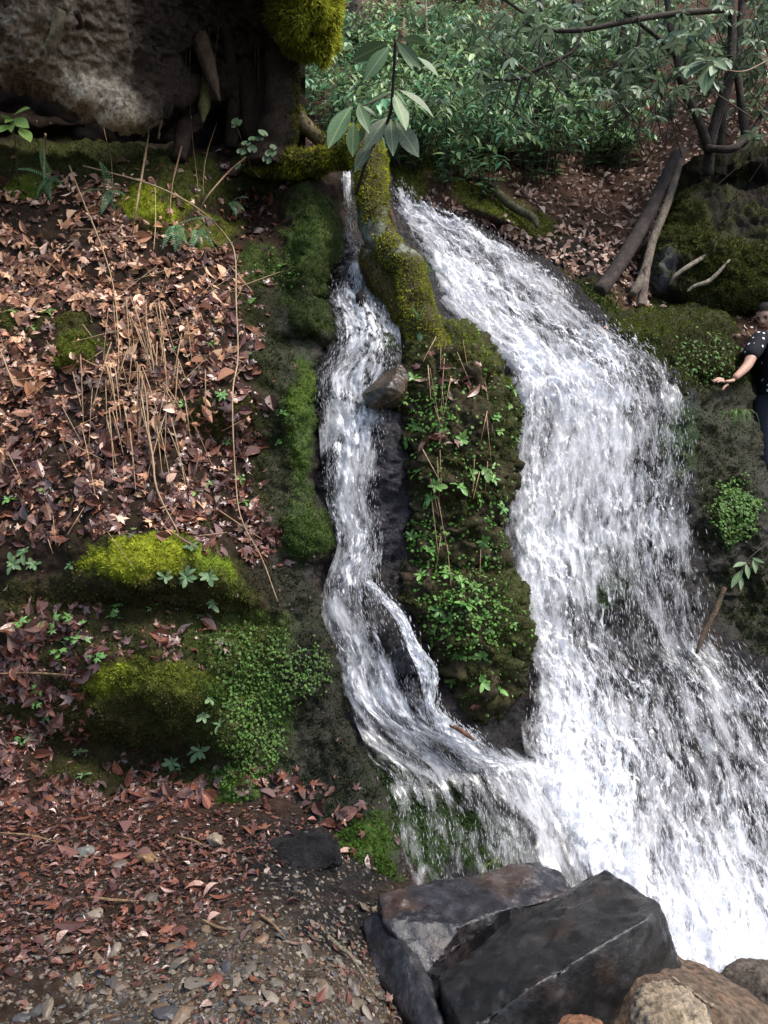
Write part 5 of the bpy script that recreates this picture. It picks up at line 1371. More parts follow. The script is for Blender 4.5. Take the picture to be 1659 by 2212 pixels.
BK = [(545, 646, 1.2), (467, 704, 1), (447, 719, .9), (455, 754, .9), (377, 761, .8), (440, 776, 1), (532, 781, 1), (422, 806, .9), (482, 861, 1.2), (610, 894, 1), (400, 879, .9), (602, 959, .9), (422, 1064, 1.2), (452, 1046, 1), (525, 1026, 1), (530, 1084, 1.1), (350, 724, 1), (107, 676, 1.1), (30, 679, 1), (65, 709, 1), (145, 1084, 1), (172, 1039, 1), (100, 1054, 1), (15, 1079, 1.1), (492, 954, .8),
      (50, 1193, 1.5), (30, 1220, 1.3), (70, 1223, 1.3), (155, 1223, 1), (405, 1243, 1.5), (460, 1248, 1.3), (415, 1193, 1.2), (460, 1293, 1.2), (430, 1335, 1.1), (355, 1238, 1), (435, 1553, 1.2), (480, 1570, 1), (435, 1623, 1.7), (377, 1650, 1.4), (170, 1625, 1), (107, 1545, .9), (452, 1515, 1), (60, 1598, .8), (100, 1553, .8), (182, 1680, 1), (390, 1668, 1), (435, 1793, .7), (610, 580, .9), (640, 600, .8), (565, 620, .8)]
def bzone(q):
    if q[1] > 1480: return 'below the lower moss hump of the bank'
    if q[1] > 1100: return 'around the bright moss ledge of the bank'
    if q[0] < 250: return 'at the left of the leafy bank'
    return 'on the wet bank beside the side fall' if q[0] > 520 else 'in the middle of the leafy bank'
bl = ranked(BK, bzone, lambda o, z: o + ' small rosette from the top ' + z)
for i_, (x, y, s_) in enumerate(BK):
    lab = bl[i_]
    if (x, y) == (435, 1623): lab = 'large star-shaped rosette in the dark hollow under the lower moss hump'
    if (x, y) == (405, 1243): lab = 'large ragged rosette at the middle of the bright moss ledge'
    if (x, y) == (50, 1193): lab = 'large rosette at the left edge beside the bright moss ledge'
    rosette(bank, x, y, .05 * s_, lab, 'rosettes on the bank', ros2 if y > 1150 else ros, 8 if s_ > 1.1 else 6)
# broad lobed leaves in threes
M_CLOVER = plain_mat('lobed_leaf', [(.07, .17, .04), (.10, .22, .055), (.085, .19, .045)], .42, .2, 30, .15, 50, .45, trans=.15)
lob = [new_mesh('leaf', (lambda v: np.column_stack([v[:, 0] * 1.5, v[:, 1] * 1.1 + .1, v[:, 2]]))(m_[0]), m_[1], None, False, M_CLOVER) for m_ in (maple(21, (.3, .2)), maple(22, (.2, .3)))]
LOB = [(60, 1345, 1.2), (262, 1340, 1.4), (122, 1350, 1.2), (160, 1352, 1.2), (186, 1378, 1.2), (122, 1388, 1.2), (212, 1420, 1.2), (140, 1430, .9), (240, 1330, 1), (88, 1480, .8), (330, 1330, .8), (280, 1180, .8), (75, 1500, .8), (40, 1600, .9), (180, 1760, .7), (450, 1800, .7)]
ll = ranked([(q[1], q[0], 0) for q in LOB], lambda q: 0, lambda o, z: o + ' bright lobed-leaf plant from the left on the lower bank')
for i_, (x, y, s_) in enumerate(LOB):
    P, N = bank.at(x, y); P, N = P[0], N[0]
    t = empty('lobed_leaf_plant', ll[i_], 'plant', tuple(P), 'lobed-leaf plants on the lower bank')
    for k in range(4):
        R = frames((N * .7 + np.array([0, -.1, .6]) + rng.normal(0, .25, 3))[None], np.array([rng.uniform(0, 6)]))[0]
        place(lob[k % 2], 'leaf', N * rng.uniform(.03, .06) + rng.normal(0, .022 * s_, 3), R, .055 * s_ * rng.uniform(.7, 1.1), t)
# galax-like round leaves below the tree
M_ROUND = plain_mat('round_leaf', [(.05, .085, .042), (.07, .11, .058), (.042, .072, .038)], .6, .2, 25, .1, 60, .2, trans=.12)
th = np.linspace(math.radians(-70), math.radians(250), 13)
rnd_o = np.column_stack([np.cos(th), np.sin(th)]) * .5
rnd_me = new_mesh('leaf', *fan_leaf(np.vstack([rnd_o, [[0, -.1]]]), (.25, .1), .03, 3), None, False, M_ROUND)
gal = empty('galax_plant', 'plant of pale round leaves under the dark tree base', 'plant', tuple(U(540, 350, 5.75)))
for x, y, s_ in [(512, 268, .09), (508, 262, .06), (568, 288, .075), (560, 300, .06), (585, 332, .085), (577, 345, .07), (532, 310, .07), (522, 328, .07), (545, 322, .07), (515, 360, .06), (545, 300, .06), (590, 318, .05), (290, 405, .075)]:
    R = frames((np.array([rng.normal(0, .3), -.9, .35 + rng.normal(0, .2)]))[None], np.array([rng.uniform(-.6, .6)]))[0]
    place(rnd_me, 'leaf', np.array(U(x, y, 5.5)) - np.array(gal.location), R, s_, gal)
for x, y in [(512, 275), (568, 295), (585, 338), (532, 315)]:
    P = np.array([U(545, 365, 5.75), U((x + 545) / 2, y + 45, 5.6), U(x, y, 5.5)]) - np.array(gal.location)
    stem_tube('stalk', P, [.002, .002, .002], M_STEM, gal, 8, 4)

# --- ferns
def frond(n=15, L=1.0, w=.2, droop=.7, seed=0):
    r = np.random.default_rng(seed)
    t = np.linspace(.06, 1, n)
    y = t * L * (1 - .25 * droop * t); z = .25 * t - droop * t ** 2 * .55
    V, T = [], []
    for i in range(n):
        wl_ = w * math.sin(min(1, t[i] * 1.25 + .12) * math.pi) ** .7 * r.uniform(.9, 1.08) if t[i] < .95 else .01
        wl_ = w * (1 - t[i]) ** .7 * min(1, t[i] * 6 + .3)
        dy = L / n * .78
        for s in (-1, 1):
            b = len(V)
            V += [(0, y[i], z[i]), (s * wl_ * .5, y[i] + dy * .75, z[i] + .012), (s * wl_, y[i] + dy * .45, z[i] - .02), (s * wl_ * .5, y[i] - dy * .12, z[i] + .006)]
            T += [[b, b + 1, b + 2, b + 3]] if s < 0 else [[b, b + 3, b + 2, b + 1]]
    for i in range(n - 1):
        b = len(V)
        V += [(-.006, y[i], z[i] + .002), (.006, y[i], z[i] + .002), (.005, y[i + 1], z[i + 1] + .002), (-.005, y[i + 1], z[i + 1] + .002)]
        T += [[b, b + 1, b + 2, b + 3]]
    return np.array(V), np.array(T)
M_FERN = plain_mat('fern_frond', [(.12, .25, .12), (.15, .29, .15), (.13, .27, .09)], .5, .2, 30, .1, 60, .4, trans=.15)
fr_me = [mesh_of(frond(16, 1, .19, .7, i), 'frond', M_FERN) for i in range(3)] + [mesh_of(frond(16, 1, .2, .35, 7), 'frond', M_FERN)]
def fern(sheet, px, py, dirs, size, label):
    P, N = sheet.at(px, py); P, N = P[0], N[0]
    t = empty('fern', label, 'fern', tuple(P), 'ferns')
    for dx, dz in dirs:
        dr = np.array([dx, -.55, dz])
        R, L = between((0, 0, 0), dr, flat=(0, -.6, .8))
        place(fr_me[rng.integers(4)], 'frond', N * .07, R, size * rng.uniform(.8, 1.15), t)
fern(bank, 115, 415, [(-.3, -.8), (.2, -1), (.5, -.3), (-.6, .1), (.1, .3)], .24, 'fern with hanging blue-green fronds at the upper left of the bank')
fern(bank, 250, 440, [(-.2, -1), (.25, -.9), (.6, -.4), (-.6, -.2), (0, .4)], .26, 'fern left of the bright upper moss cushion')
fern(bank, 372, 495, [(.1, -1), (.45, -.8), (-.35, -.8), (.8, -.1), (.25, -.9)], .28, 'fern drooping below the bright upper moss cushion')
fern(bank, 430, 510, [(.15, -1), (-.2, -.9), (.5, -.6), (.6, .2)], .24, 'fern just right of the drooping one under the moss cushion')
fern(bank, 478, 440, [(.7, -.5), (.3, -.7), (.8, .1)], .20, 'small fern hanging into the dark hollow below the tree')
fern(rib, 905, 735, [(-.05, -1), (.1, -.9), (-.2, .6), (.12, .8)], .17, 'little fern on the mossy shoulder of the rock rib')
fern(hill, 812, 78, [(-.5, -.7), (-.25, -.8), (0, -.9), (.25, -.8), (.5, -.7), (.7, -.3)], .65, 'dark arching fern below the broad trunk')

# --- grass tuft on the boulder by the man
def grass(label, px, py, d, n, L, w, cl, spread=.6, name='grass_tuft'):
    base = U(px, py, d)
    P = []
    for i in range(n):
        dx = rng.normal(0, spread); l = L * rng.uniform(.6, 1.1)
        dy, dn = -abs(rng.normal(.3, .2)), rng.uniform(-1.1, .1)
        q = np.array([[rng.normal(0, .02), 0, rng.normal(0, .015)], [dx * .45 * l, dy * .5 * l, .25 * l], [dx * .9 * l, dy * l, (.2 + .3 * dn) * l], [dx * 1.05 * l, dy * 1.15 * l, dn * l]])
        S = spline(q, 7); ww = w * np.linspace(1, .1, 7)[:, None] * np.array([1, 0, 0])
        b = i * 14
        P.append((np.vstack([S - ww, S + ww]), np.array([[b + k, b + 7 + k, b + 8 + k, b + k + 1] for k in range(6)])))
    V = np.vstack([p[0] for p in P]); Fc = np.vstack([p[1] for p in P])
    C = np.repeat(np.array(cl) * rng.uniform(.6, 1.3, (n, 1)), 14, 0)
    t = empty(name, label, 'grass', tuple(base))
    link('blades', new_mesh('blades', V, Fc, C, True, M_GREEN), t, kind='stuff')
grass('drooping green grass tuft on the dark boulder below the hand', 1588, 900, 6.45, 34, .23, .0035, (.09, .17, .035), .45)
grass('few bent grass blades on the cracked boulder', 1075, 1868, 3.42, 5, .10, .0016, (.20, .24, .05), .9)
spr = empty('leaf_sprig', 'drooping leafy sprig at the right edge beside the lower fall', 'plant', tuple(U(1625, 1195, 5.9)))
b0 = np.array(U(1625, 1195, 5.9))
stem_tube('stem', np.array([U(1700, 1150, 6.0), U(1650, 1180, 5.92), U(1612, 1215, 5.85), U(1592, 1265, 5.8)]) - b0, [.005, .004, .003, .002], M_STEM, spr)
for x0, y0, x1, y1 in [(1612, 1215, 1585, 1222), (1612, 1218, 1618, 1250), (1605, 1230, 1578, 1268), (1625, 1205, 1652, 1215), (1600, 1240, 1602, 1275), (1628, 1205, 1634, 1238)]:
    b, t = np.array(U(x0, y0, 5.85)), np.array(U(x1, y1, 5.78)); R, L = between(b, t); place(rho_me[0], 'leaf', b - b0, R, L * np.array([.8, 1, 1]), spr)

# --- dead stems and canes over the bank
def cane(pts, r, label, group='dead stems over the bank', name='dead_stem', sheet=None, mat=None):
    sheet = sheet or bank
    a = np.array(pts, float)
    P0 = sheet.at(a[:, 0], a[:, 1])[0]
    P = U(a[:, 0], a[:, 1], P0[:, 1] - a[:, 2])
    n = max(10, 5 * len(a))
    S = spline(np.column_stack([P, np.linspace(1, .6, len(a)) * r]), n)
    V, Fs = tube_arrays(S[:, :3], S[:, 3], 5, 1, r * .5, 40)
    off = V[V[:, 2].argmin()].copy()
    return link(name, new_mesh(name, V - off, Fs, None, True, mat or M_STRAW), None, label, 'stem', group, loc=tuple(off))
cane([(150, 358, .35), (178, 430, .25), (215, 520, .15), (243, 610, .1), (255, 720, .08), (256, 820, .06)], .0055, 'straight straw-coloured cane running down the upper leafy bank')
cane([(180, 358, .3), (330, 400, .4), (430, 452, .4), (490, 512, .3), (508, 555, .22), (510, 650, .15), (514, 770, .1), (502, 860, .12), (510, 1050, .1), (525, 1130, .08), (565, 1205, .07), (600, 1300, .05)], .0055, 'long pale cane arching over the bank and hanging down to the wet rock')
cane([(322, 280, .5), (308, 370, .35), (296, 440, .2), (285, 510, .05)], .009, 'thick broken upright stem with a pale splintered tip before the overhang')
cane([(398, 290, .5), (385, 345, .4), (373, 395, .25), (365, 470, .08)], .007, 'brown forked stem standing before the round-leaved plant')
cane([(98, 290, .45), (96, 340, .3), (95, 400, .1)], .008, 'short dark stub standing at the upper left of the bank')
cane([(590, 240, .2), (550, 320, .25), (500, 365, .3), (455, 415, .25), (435, 445, .1)], .009, 'greenish leaning sapling stem rising from bank to tree base', mat=M_STRAW)
cane([(595, 95, .2), (608, 150, .22), (600, 215, .25), (590, 240, .2)], .004, 'reddish looped twig hanging beside the mossy pillar')
cane([(632, 92, .1), (612, 140, .2), (604, 190, .25), (592, 238, .2)], .005, 'forked pale twig in front of the mossy pillar')
cane([(470, 125, .3), (480, 190, .35), (476, 240, .35), (445, 340, .3), (438, 430, .1)], .0035, 'thin crooked twig rising in the dark hollow')
cane([(560, 150, .2), (545, 200, .3), (520, 220, .3), (490, 240, .3)], .0035, 'bare forked twig against the dark hollow')
cane([(410, 190, .4), (415, 290, .35), (425, 380, .2), (430, 440, .05)], .0035, 'thin dark upright stem left of the greenish sapling')
cane([(215, 210, .5), (225, 280, .45), (240, 345, .3), (243, 410, .1)], .0035, 'thin reddish stem before the pale boulder')
cane([(335, 398, .3), (336, 480, .4), (332, 540, .5)], .0035, 'pale straw stem rising from the boulder foot')
cane([(375, 1, .2), (390, 90, .35), (398, 180, .4)], .003, 'wiry vine hanging down the boulder face')
cane([(320, 930, .06), (330, 990, .09), (340, 1060, .08), (385, 1150, .05)], .007, 'stout pale broken stalk in the middle of the leafy bank')
cane([(295, 782, .05), (315, 850, .09), (322, 960, .08), (330, 1010, .03)], .006, 'bowed tan stalk leaning by the stout broken one')
for i in range(70):
    x = random.gauss(300, 55); y = random.uniform(640, 930); l = random.uniform(60, 170); dx = random.gauss(15, 22)
    cane([(x, y, .05), (x + dx * .4, y + l * .35, .10), (x + dx, y + l, .03)], random.uniform(.002, .0045), 'thin drooping straw stem in the dry tangle on the leafy bank', 'straw tangle on the bank', 'straw_stem')
for i in range(55):
    x, y = random.uniform(0, 520), random.uniform(480, 1180); a = random.uniform(-1.5, 1.5); l = random.uniform(40, 130)
    dx, dy = math.cos(a) * l, math.sin(a) * l * .8
    cane([(x, y, .05), (x + dx * .5, y + dy * .5, .08), (x + dx, y + dy, .05)], random.uniform(.0018, .004), 'slender dead twig lying loose on the leafy bank', 'loose twigs on the bank', 'loose_twig')
for i in range(26):
    x, y = random.uniform(905, 1060), random.uniform(700, 1180); l = random.uniform(50, 130); dx = random.gauss(4, 18)
    if y < 800: x = random.uniform(905, 1000)
    cane([(x, y, .03), (x + dx * .4, y + l * .4, .07), (x + dx, y + l, .04)], random.uniform(.0016, .0034), 'thin tan stalk hanging down the face of the rock rib', 'stalks on the rock rib', 'hanging_stalk', rib)
litter_parts(rib, blob(rx_, ry_, 970, 830, 60, 60, seed=1) + .7 * blob(rx_, ry_, 1010, 1220, 50, 25, seed=2) + .7 * blob(rx_, ry_, 1020, 1500, 40, 30, seed=3) + .5 * blob(rx_, ry_, 950, 960, 40, 40, seed=4), 34, (.07, .13), leaf_wet, rib_o, .03, .4)

# ================================================================ shrubs on the slope
LEU = quads_to_tris(strip_leaf(1, .34, 4, .25, .5, .4))
def arching_shrub(seed, nst=9, L=.75, leaf=.125):
    r = np.random.default_rng(seed)
    parts, st, o = [], [], 0
    pos, Rm, sz, cl = [], [], [], []
    for i in range(nst):
        a = r.uniform(0, 6.28); out = r.uniform(.25, .8); h = L * r.uniform(.6, 1.1)
        q = np.array([[0, 0, 0], [math.cos(a) * out * h * .3, math.sin(a) * out * h * .3, h * .55], [math.cos(a) * out * h * .8, math.sin(a) * out * h * .8, h * .85], [math.cos(a) * out * h * 1.3, math.sin(a) * out * h * 1.3, h * .72]])
        q[:, :2] += r.normal(0, .06, 2)
        S = spline(q, 14)
        V, Fs = tube_arrays(S, np.linspace(.006, .002, 14), 4, cap=False)
        st.append((V, Fs[0], None))
        T = np.gradient(S, axis=0); T /= np.linalg.norm(T, axis=1, keepdims=True)
        bright = r.uniform(.5, 1.45); hue = r.uniform(-.3, .25)
        for k in range(15):
            f = .08 + .92 * k / 14
            j = min(13, int(f * 13)); side = 1 if k % 2 else -1
            s = np.cross(T[j], [0, 0, 1]); s /= max(1e-6, np.linalg.norm(s))
            y = s * side + T[j] * .6 + np.array([0, 0, -.25]) + r.normal(0, .15, 3); y /= np.linalg.norm(y)
            z = np.array([0, 0, 1.0]) + r.normal(0, .25, 3); z -= y * (z @ y); z /= np.linalg.norm(z)
            pos.append(S[j] + r.normal(0, .008, 3)); Rm.append(np.stack([np.cross(y, z), y, z], -1)); sz.append(leaf * r.uniform(.7, 1.2)); cl.append(np.array((.155, .28, .125)) * np.array((1 + hue, 1, 1 - .6 * hue)) * bright * r.uniform(.6, 1.35))
    fol = merge(LEU, np.array(pos), np.array(Rm), np.array(sz), np.array(cl))
    return new_mesh('foliage', fol[0], fol[1], fol[2], True, M_SHRUB), new_mesh('stems', *cat_parts(st)[:2], None, True, M_STEM)
M_SHRUB = surf_mat('shrub_leaf', .45, .15, 20, 0, 40, .35, trans=.25)
shr = [arching_shrub(100 + i) for i in range(6)]
ws = np.maximum.reduce([blob(hx, hy, 1010, 260, 330, 140, 12, seed=1, nz=.2), blob(hx, hy, 760, 190, 140, 120, seed=2, nz=.2), .8 * blob(hx, hy, 1150, 120, 250, 120, seed=3), .7 * blob(hx, hy, 1250, 330, 90, 60, seed=4)]) * sstep(455, 410, hy + .12 * (hx - 1000))
px, py, k = hill.pick(ws, 210)
order = np.argsort(py)
P, N = hill.at(px, py)
for i in range(len(P)):
    zz = 'at the lower fringe of the thicket over fallen leaves' if py[i] > 330 and px[i] > 1050 else 'at the lower fringe of the thicket beside the fall' if py[i] > 330 else 'deep in the thicket under the rhododendron boughs' if px[i] > 1050 else 'behind the near rhododendron sprig' if px[i] > 780 else 'between tree base and near sprig' 
    t = empty('leafy_shrub', 'low arching evergreen shrub ' + zz, 'shrub', tuple(P[i]), 'evergreen thicket on the slope')
    sc = rng.uniform(.8, 1.25)
    a = rng.uniform(0, 6.28)
    for nm, me in zip(('foliage', 'stems'), shr[i % 6]):
        o = link(nm, me, t)
        o.scale = (sc, sc, sc); o.rotation_euler = (.35, 0, a)
        o.rotation_euler = (Matrix.Rotation(.3, 3, 'X') @ Matrix.Rotation(a, 3, 'Z')).to_euler()
        if nm == 'foliage': o['kind'] = 'stuff'

# --- rhododendron trees on the right
RHT = [quads_to_tris(strip_leaf(1, .32, 5, .2, .3)), quads_to_tris(strip_leaf(1, .30, 5, .35, .6))]
def c2(x, y): return 829.5 + x * .5, y * .5
def rhodo_tree(label, trunks, branches, zones, nwh, col, leaf=(.11, .17), seed=0, loc=None):
    t = empty('rhododendron', label, 'tree')
    for i, pt in enumerate(trunks):
        limb('trunk', pt, M_BARK, t, 30, 9, .012, 9, i, mix_col((.032, .025, .021), (.055, .042, .034), 8, i))
    ends = []
    for i, pt in enumerate(branches):
        o, V, Fs = limb('branch', pt, M_BARK, t, 24, 6, .004, 20, i, mix_col((.035, .028, .022), (.06, .047, .036), 8, i))
    r = np.random.default_rng(seed)
    pos, Rm, sz, cl = [], [], [], []
    for i in range(nwh):
        z = zones[r.choice(len(zones), p=np.array([q[5] for q in zones]) / sum(q[5] for q in zones))]
        x, y = z[0] + r.normal() * z[2] * .5, z[1] + r.normal() * z[3] * .5
        c = np.array(U(x, y, z[4] + r.normal(0, .35)))
        ax = np.array([r.normal(0, .35), -.25 + r.normal(0, .3), 1.0]); ax /= np.linalg.norm(ax)
        a = np.cross(ax, [.3, .5, .2]); a /= np.linalg.norm(a); b = np.cross(ax, a)
        n = r.integers(6, 10); br = r.uniform(.6, 1.3)
        for k in range(n):
            th = 6.283 * (k + r.uniform(-.3, .3)) / n
            y_ = (a * math.cos(th) + b * math.sin(th)) + ax * r.uniform(-.35, .3) + np.array([0, 0, -.35]); y_ /= np.linalg.norm(y_)
            zz = ax + r.normal(0, .2, 3); zz -= y_ * (zz @ y_); zz /= np.linalg.norm(zz)
            pos.append(c); Rm.append(np.stack([np.cross(y_, zz), y_, zz], -1)); sz.append(r.uniform(*leaf)); cl.append(np.array(col) * br * r.uniform(.8, 1.2))
        # a twig carrying the whorl
        if i % 2 == 0:
            q = np.array([c, c + np.array([r.normal(0, .08), .1, -.15]), c + np.array([r.normal(0, .2), .25, -.4])])
            ends.append(tube_arrays(spline(q, 7), np.linspace(.003, .007, 7), 4, cap=False))
    V, Fc, C = merge(RHT[0], np.array(pos), np.array(Rm), np.array(sz), np.array(cl))
    link('foliage', new_mesh('foliage', V, Fc, C, True, M_SHRUB), t, kind='stuff')
    if ends:
        tv, tf, _ = cat_parts([(v, f[0], None) for v, f in ends])
        link('twigs', new_mesh('twigs', tv, tf, None, True, M_STEM), t, kind='stuff')
    return t
def T2(*pts): return [(*c2(x, y), d, r) for x, y, d, r in pts]
rhodo_tree('many-stemmed rhododendron with dark crooked trunks on the root hump', [
    T2((1400, 760, 8.4, 12), (1410, 620, 8.3, 12), (1440, 500, 8.25, 11), (1470, 400, 8.2, 11), (1495, 300, 8.2, 10), (1505, 100, 8.2, 9), (1490, -200, 8.2, 7)),
    T2((1400, 640, 8.3, 10), (1380, 580, 8.25, 10), (1345, 490, 8.2, 9), (1290, 370, 8.2, 9), (1265, 250, 8.2, 8), (1230, 60, 8.3, 7), (1210, -200, 8.4, 6)),
    T2((1450, 640, 8.5, 9), (1460, 520, 8.5, 9), (1478, 400, 8.5, 9), (1530, 230, 8.5, 8), (1545, 0, 8.5, 7)),
    T2((1520, 640, 8.4, 6), (1560, 600, 8.3, 9), (1550, 500, 8.3, 9), (1538, 400, 8.3, 8), (1528, 300, 8.3, 8), (1535, 120, 8.3, 7), (1570, -100, 8.3, 5)),
    T2((1390, 640, 8.25, 8), (1450, 645, 8.2, 8), (1510, 640, 8.2, 8), (1560, 600, 8.25, 7), (1620, 520, 8.3, 5), (1670, 430, 8.3, 4))], [
    T2((1500, 40, 8.1, 6), (1250, 60, 7.8, 6), (1050, 92, 7.6, 6), (860, 130, 7.5, 5), (700, 128, 7.5, 4), (600, 98, 7.5, 3)),
    T2((1265, 250, 8.2, 5), (1180, 160, 8.0, 5), (1100, 100, 7.9, 4), (1020, 40, 7.8, 3)), T2((860, 130, 7.5, 4), (820, 215, 7.5, 4), (780, 245, 7.5, 4), (640, 310, 7.5, 4), (590, 340, 7.5, 3), (430, 345, 7.5, 2)),
    T2((600, 330, 7.5, 3), (575, 420, 7.5, 3), (560, 480, 7.5, 2)), T2((795, 225, 7.5, 3), (792, 300, 7.5, 2), (796, 335, 7.5, 2)), T2((1110, 130, 7.8, 4), (1085, 250, 7.8, 3), (1070, 370, 7.8, 2)), T2((820, 0, 8.5, 6), (850, 100, 8.5, 5), (830, 200, 8.5, 4))],
    [(1380, 120, 260, 130, 8.2, 3), (1250, 60, 260, 90, 7.8, 3), (1500, 60, 240, 110, 8.2, 3), (1340, 190, 130, 90, 7.8, 1.2), (1130, 190, 160, 90, 7.6, 1.0), (1600, 160, 120, 120, 8.2, 1.2), (1080, 60, 160, 70, 7.6, 1.0), (1450, 200, 150, 60, 8.0, 1), (1620, 40, 160, 110, 8.4, 2)], 290, (.15, .21, .13), (.11, .17), 3)
rhodo_tree('rhododendron with brighter drooping leaves higher up the slope', [[(1190, 130, 10.5, 7), (1180, 60, 10.4, 6), (1160, -40, 10.4, 5), (1150, -200, 10.4, 4)], [(1330, 150, 10.2, 7), (1350, 50, 10.2, 6), (1380, -100, 10.2, 5)]],
    [[(1180, 60, 10.4, 4), (1120, 20, 10.2, 3), (1060, -20, 10.2, 2)]], [(1120, 40, 260, 90, 10.3, 2), (1350, 40, 260, 110, 10.3, 2), (1560, 60, 240, 130, 10.0, 2), (720, 110, 70, 70, 11, .6), (1640, 120, 160, 120, 9.6, 2)], 280, (.20, .29, .17), (.12, .17), 5)
br = empty('rhododendron_branch', 'pale curved twig with a bright leaf whorl at the upper right', 'branch', tuple(U(1560, 145, 6.6)))
o0 = np.array(U(1560, 145, 6.6))
stem_tube('twig', np.array([U(1720, 100, 6.9), U(1659, 130, 6.75), U(1620, 150, 6.65), U(1595, 155, 6.6), U(1565, 150, 6.6), U(1545, 140, 6.6)]) - o0, [.008, .007, .006, .006, .005, .004], M_STRAW, br, 24, 6)
for x0, y0, x1, y1 in [(1528, 135, 1480, 162), (1532, 138, 1522, 200), (1540, 130, 1572, 148), (1530, 133, 1505, 122), (1545, 140, 1537, 160), (1540, 130, 1480, 140), (1566, 130, 1582, 146)]:
    b, t = np.array(U(x0, y0, 6.6)), np.array(U(x1, y1, 6.5)); R, L = between(b, t); place(rho_me[0], 'leaf', b - o0, R, L * np.array([1.1, 1, 1]), br)
# ================================================================ the man at the right edge
def skin_obj(name, joints, edges, mat, parent, root=0, sub=2):
    """joints: list of (xyz, radius or (rx, ry)); one continuous skinned surface"""
    me = bpy.data.meshes.new(name)
    me.from_pydata([tuple(j[0]) for j in joints], edges, [])
    o = link(name, me, parent)
    md = o.modifiers.new('skin', 'SKIN'); md.use_smooth_shade = True; md.branch_smoothing = .6
    o.modifiers.new('smooth', 'SUBSURF').levels = sub
    o.modifiers['smooth'].render_levels = sub
    if not me.skin_vertices: me.skin_vertices.new()
    for i, j in enumerate(joints):
        r = j[1]
        me.skin_vertices[0].data[i].radius = (r, r) if np.isscalar(r) else r
        me.skin_vertices[0].data[i].use_root = (i == root)
    me.materials.append(mat)
    return o
def flat(name, c, rough=.7, spec=.3, var=.12, fr=30):
    return plain_mat(name, [c, tuple(np.array(c) * 1.05)], rough, var, fr, .15, 120, spec)
M_SKIN = flat('skin', (.40, .24, .18), .6, .25, .12)
M_HAIR = flat('hair', (.012, .010, .009), .8, .1)
M_JEANS = flat('dark_jeans', (.016, .020, .030), .85, .2, .25, 60)
M_SHOE = flat('dark_shoe', (.012, .012, .012), .6)
# black shirt with white dots
M_SHIRT, nt, b = nodes('dotted_shirt')
tc = nn(nt, 'ShaderNodeTexCoord'); vo = nn(nt, 'ShaderNodeTexVoronoi'); vo.inputs['Scale'].default_value = 15; vo.inputs['Randomness'].default_value = .75
nt.links.new(tc.outputs['Object'], vo.inputs['Vector'])
ls = nn(nt, 'ShaderNodeMath', operation='LESS_THAN'); ls.inputs[1].default_value = .20
nt.links.new(vo.outputs['Distance'], ls.inputs[0])
mxc = nn(nt, 'ShaderNodeMix', data_type='RGBA'); mxc.inputs[6].default_value = (.010, .011, .014, 1); mxc.inputs[7].default_value = (.7, .72, .72, 1)
nt.links.new(ls.outputs[0], mxc.inputs[0]); nt.links.new(mxc.outputs[2], b.inputs['Base Color']); b.inputs['Roughness'].default_value = .85; b.inputs['Specular IOR Level'].default_value = .15

D = 7.3
SH = -12
mo = np.array(U(1690, 1022, D))
man = empty('person', 'man in black dotted shirt and dark jeans reaching a hand towards the mossy boulder', 'person', tuple(mo))
def J(px, py, d, r): return (np.array(U(px + SH, py, d)) - mo, r)
# body: pelvis, waist, chest, neck; arms; legs (one continuous figure under the clothes)
bj = [J(1690, 880, D, (.15, .12)), J(1688, 830, D, (.15, .12)), J(1684, 770, D, (.18, .13)), J(1682, 730, D, (.17, .12)), J(1676, 712, D - .02, .06), J(1672, 700, D - .04, .055),
      J(1655, 728, D - .1, .075), J(1638, 762, D - .22, .058), J(1627, 790, D - .3, .045), J(1612, 805, D - .36, .038), J(1597, 818, D - .4, .029),
      J(1722, 735, D + .05, .07), J(1738, 790, D + .02, .055), J(1735, 840, D - .05, .042), J(1728, 880, D - .1, .03),
      J(1670, 890, D - .07, .095), J(1660, 952, D - .08, .066), J(1662, 1008, D - .04, .045), J(1710, 890, D + .07, .095), J(1705, 952, D + .06, .066), J(1708, 1008, D + .08, .045)]
be = [(0, 1), (1, 2), (2, 3), (3, 4), (4, 5), (3, 6), (6, 7), (7, 8), (8, 9), (9, 10), (3, 11), (11, 12), (12, 13), (13, 14), (0, 15), (15, 16), (16, 17), (0, 18), (18, 19), (19, 20)]
skin_obj('body', bj, be, M_SKIN, man)
# clothes follow the body
sj = [J(1690, 950, D, (.24, .19)), J(1688, 850, D, (.22, .17)), J(1684, 780, D, (.225, .165)), J(1681, 735, D, (.20, .145)), J(1676, 714, D - .02, .078),
      J(1655, 728, D - .1, .098), J(1640, 756, D - .2, .085), J(1627, 776, D - .27, .078), J(1722, 735, D + .05, .095), J(1734, 778, D + .02, .082)]
skin_obj('shirt', sj, [(0, 1), (1, 2), (2, 3), (3, 4), (3, 5), (5, 6), (6, 7), (3, 8), (8, 9)], M_SHIRT, man)
jj = [J(1690, 835, D, (.20, .16)), J(1667, 900, D - .07, .14), J(1660, 955, D - .08, .11), J(1661, 1020, D - .05, .09), J(1712, 900, D + .07, .14), J(1706, 955, D + .06, .11), J(1708, 1020, D + .08, .09)]
skin_obj('jeans', jj, [(0, 1), (1, 2), (2, 3), (0, 4), (4, 5), (5, 6)], M_JEANS, man)
for x, d in ((1660, D - .06), (1707, D + .07)):
    skin_obj('shoe', [J(x + 8, 1014, d, (.045, .04)), J(x - 12, 1016, d - .06, (.045, .035)), J(x - 34, 1018, d - .12, (.042, .026)), J(x - 44, 1018.5, d - .14, (.03, .02))], [(0, 1), (1, 2), (2, 3)], M_SHOE, man)
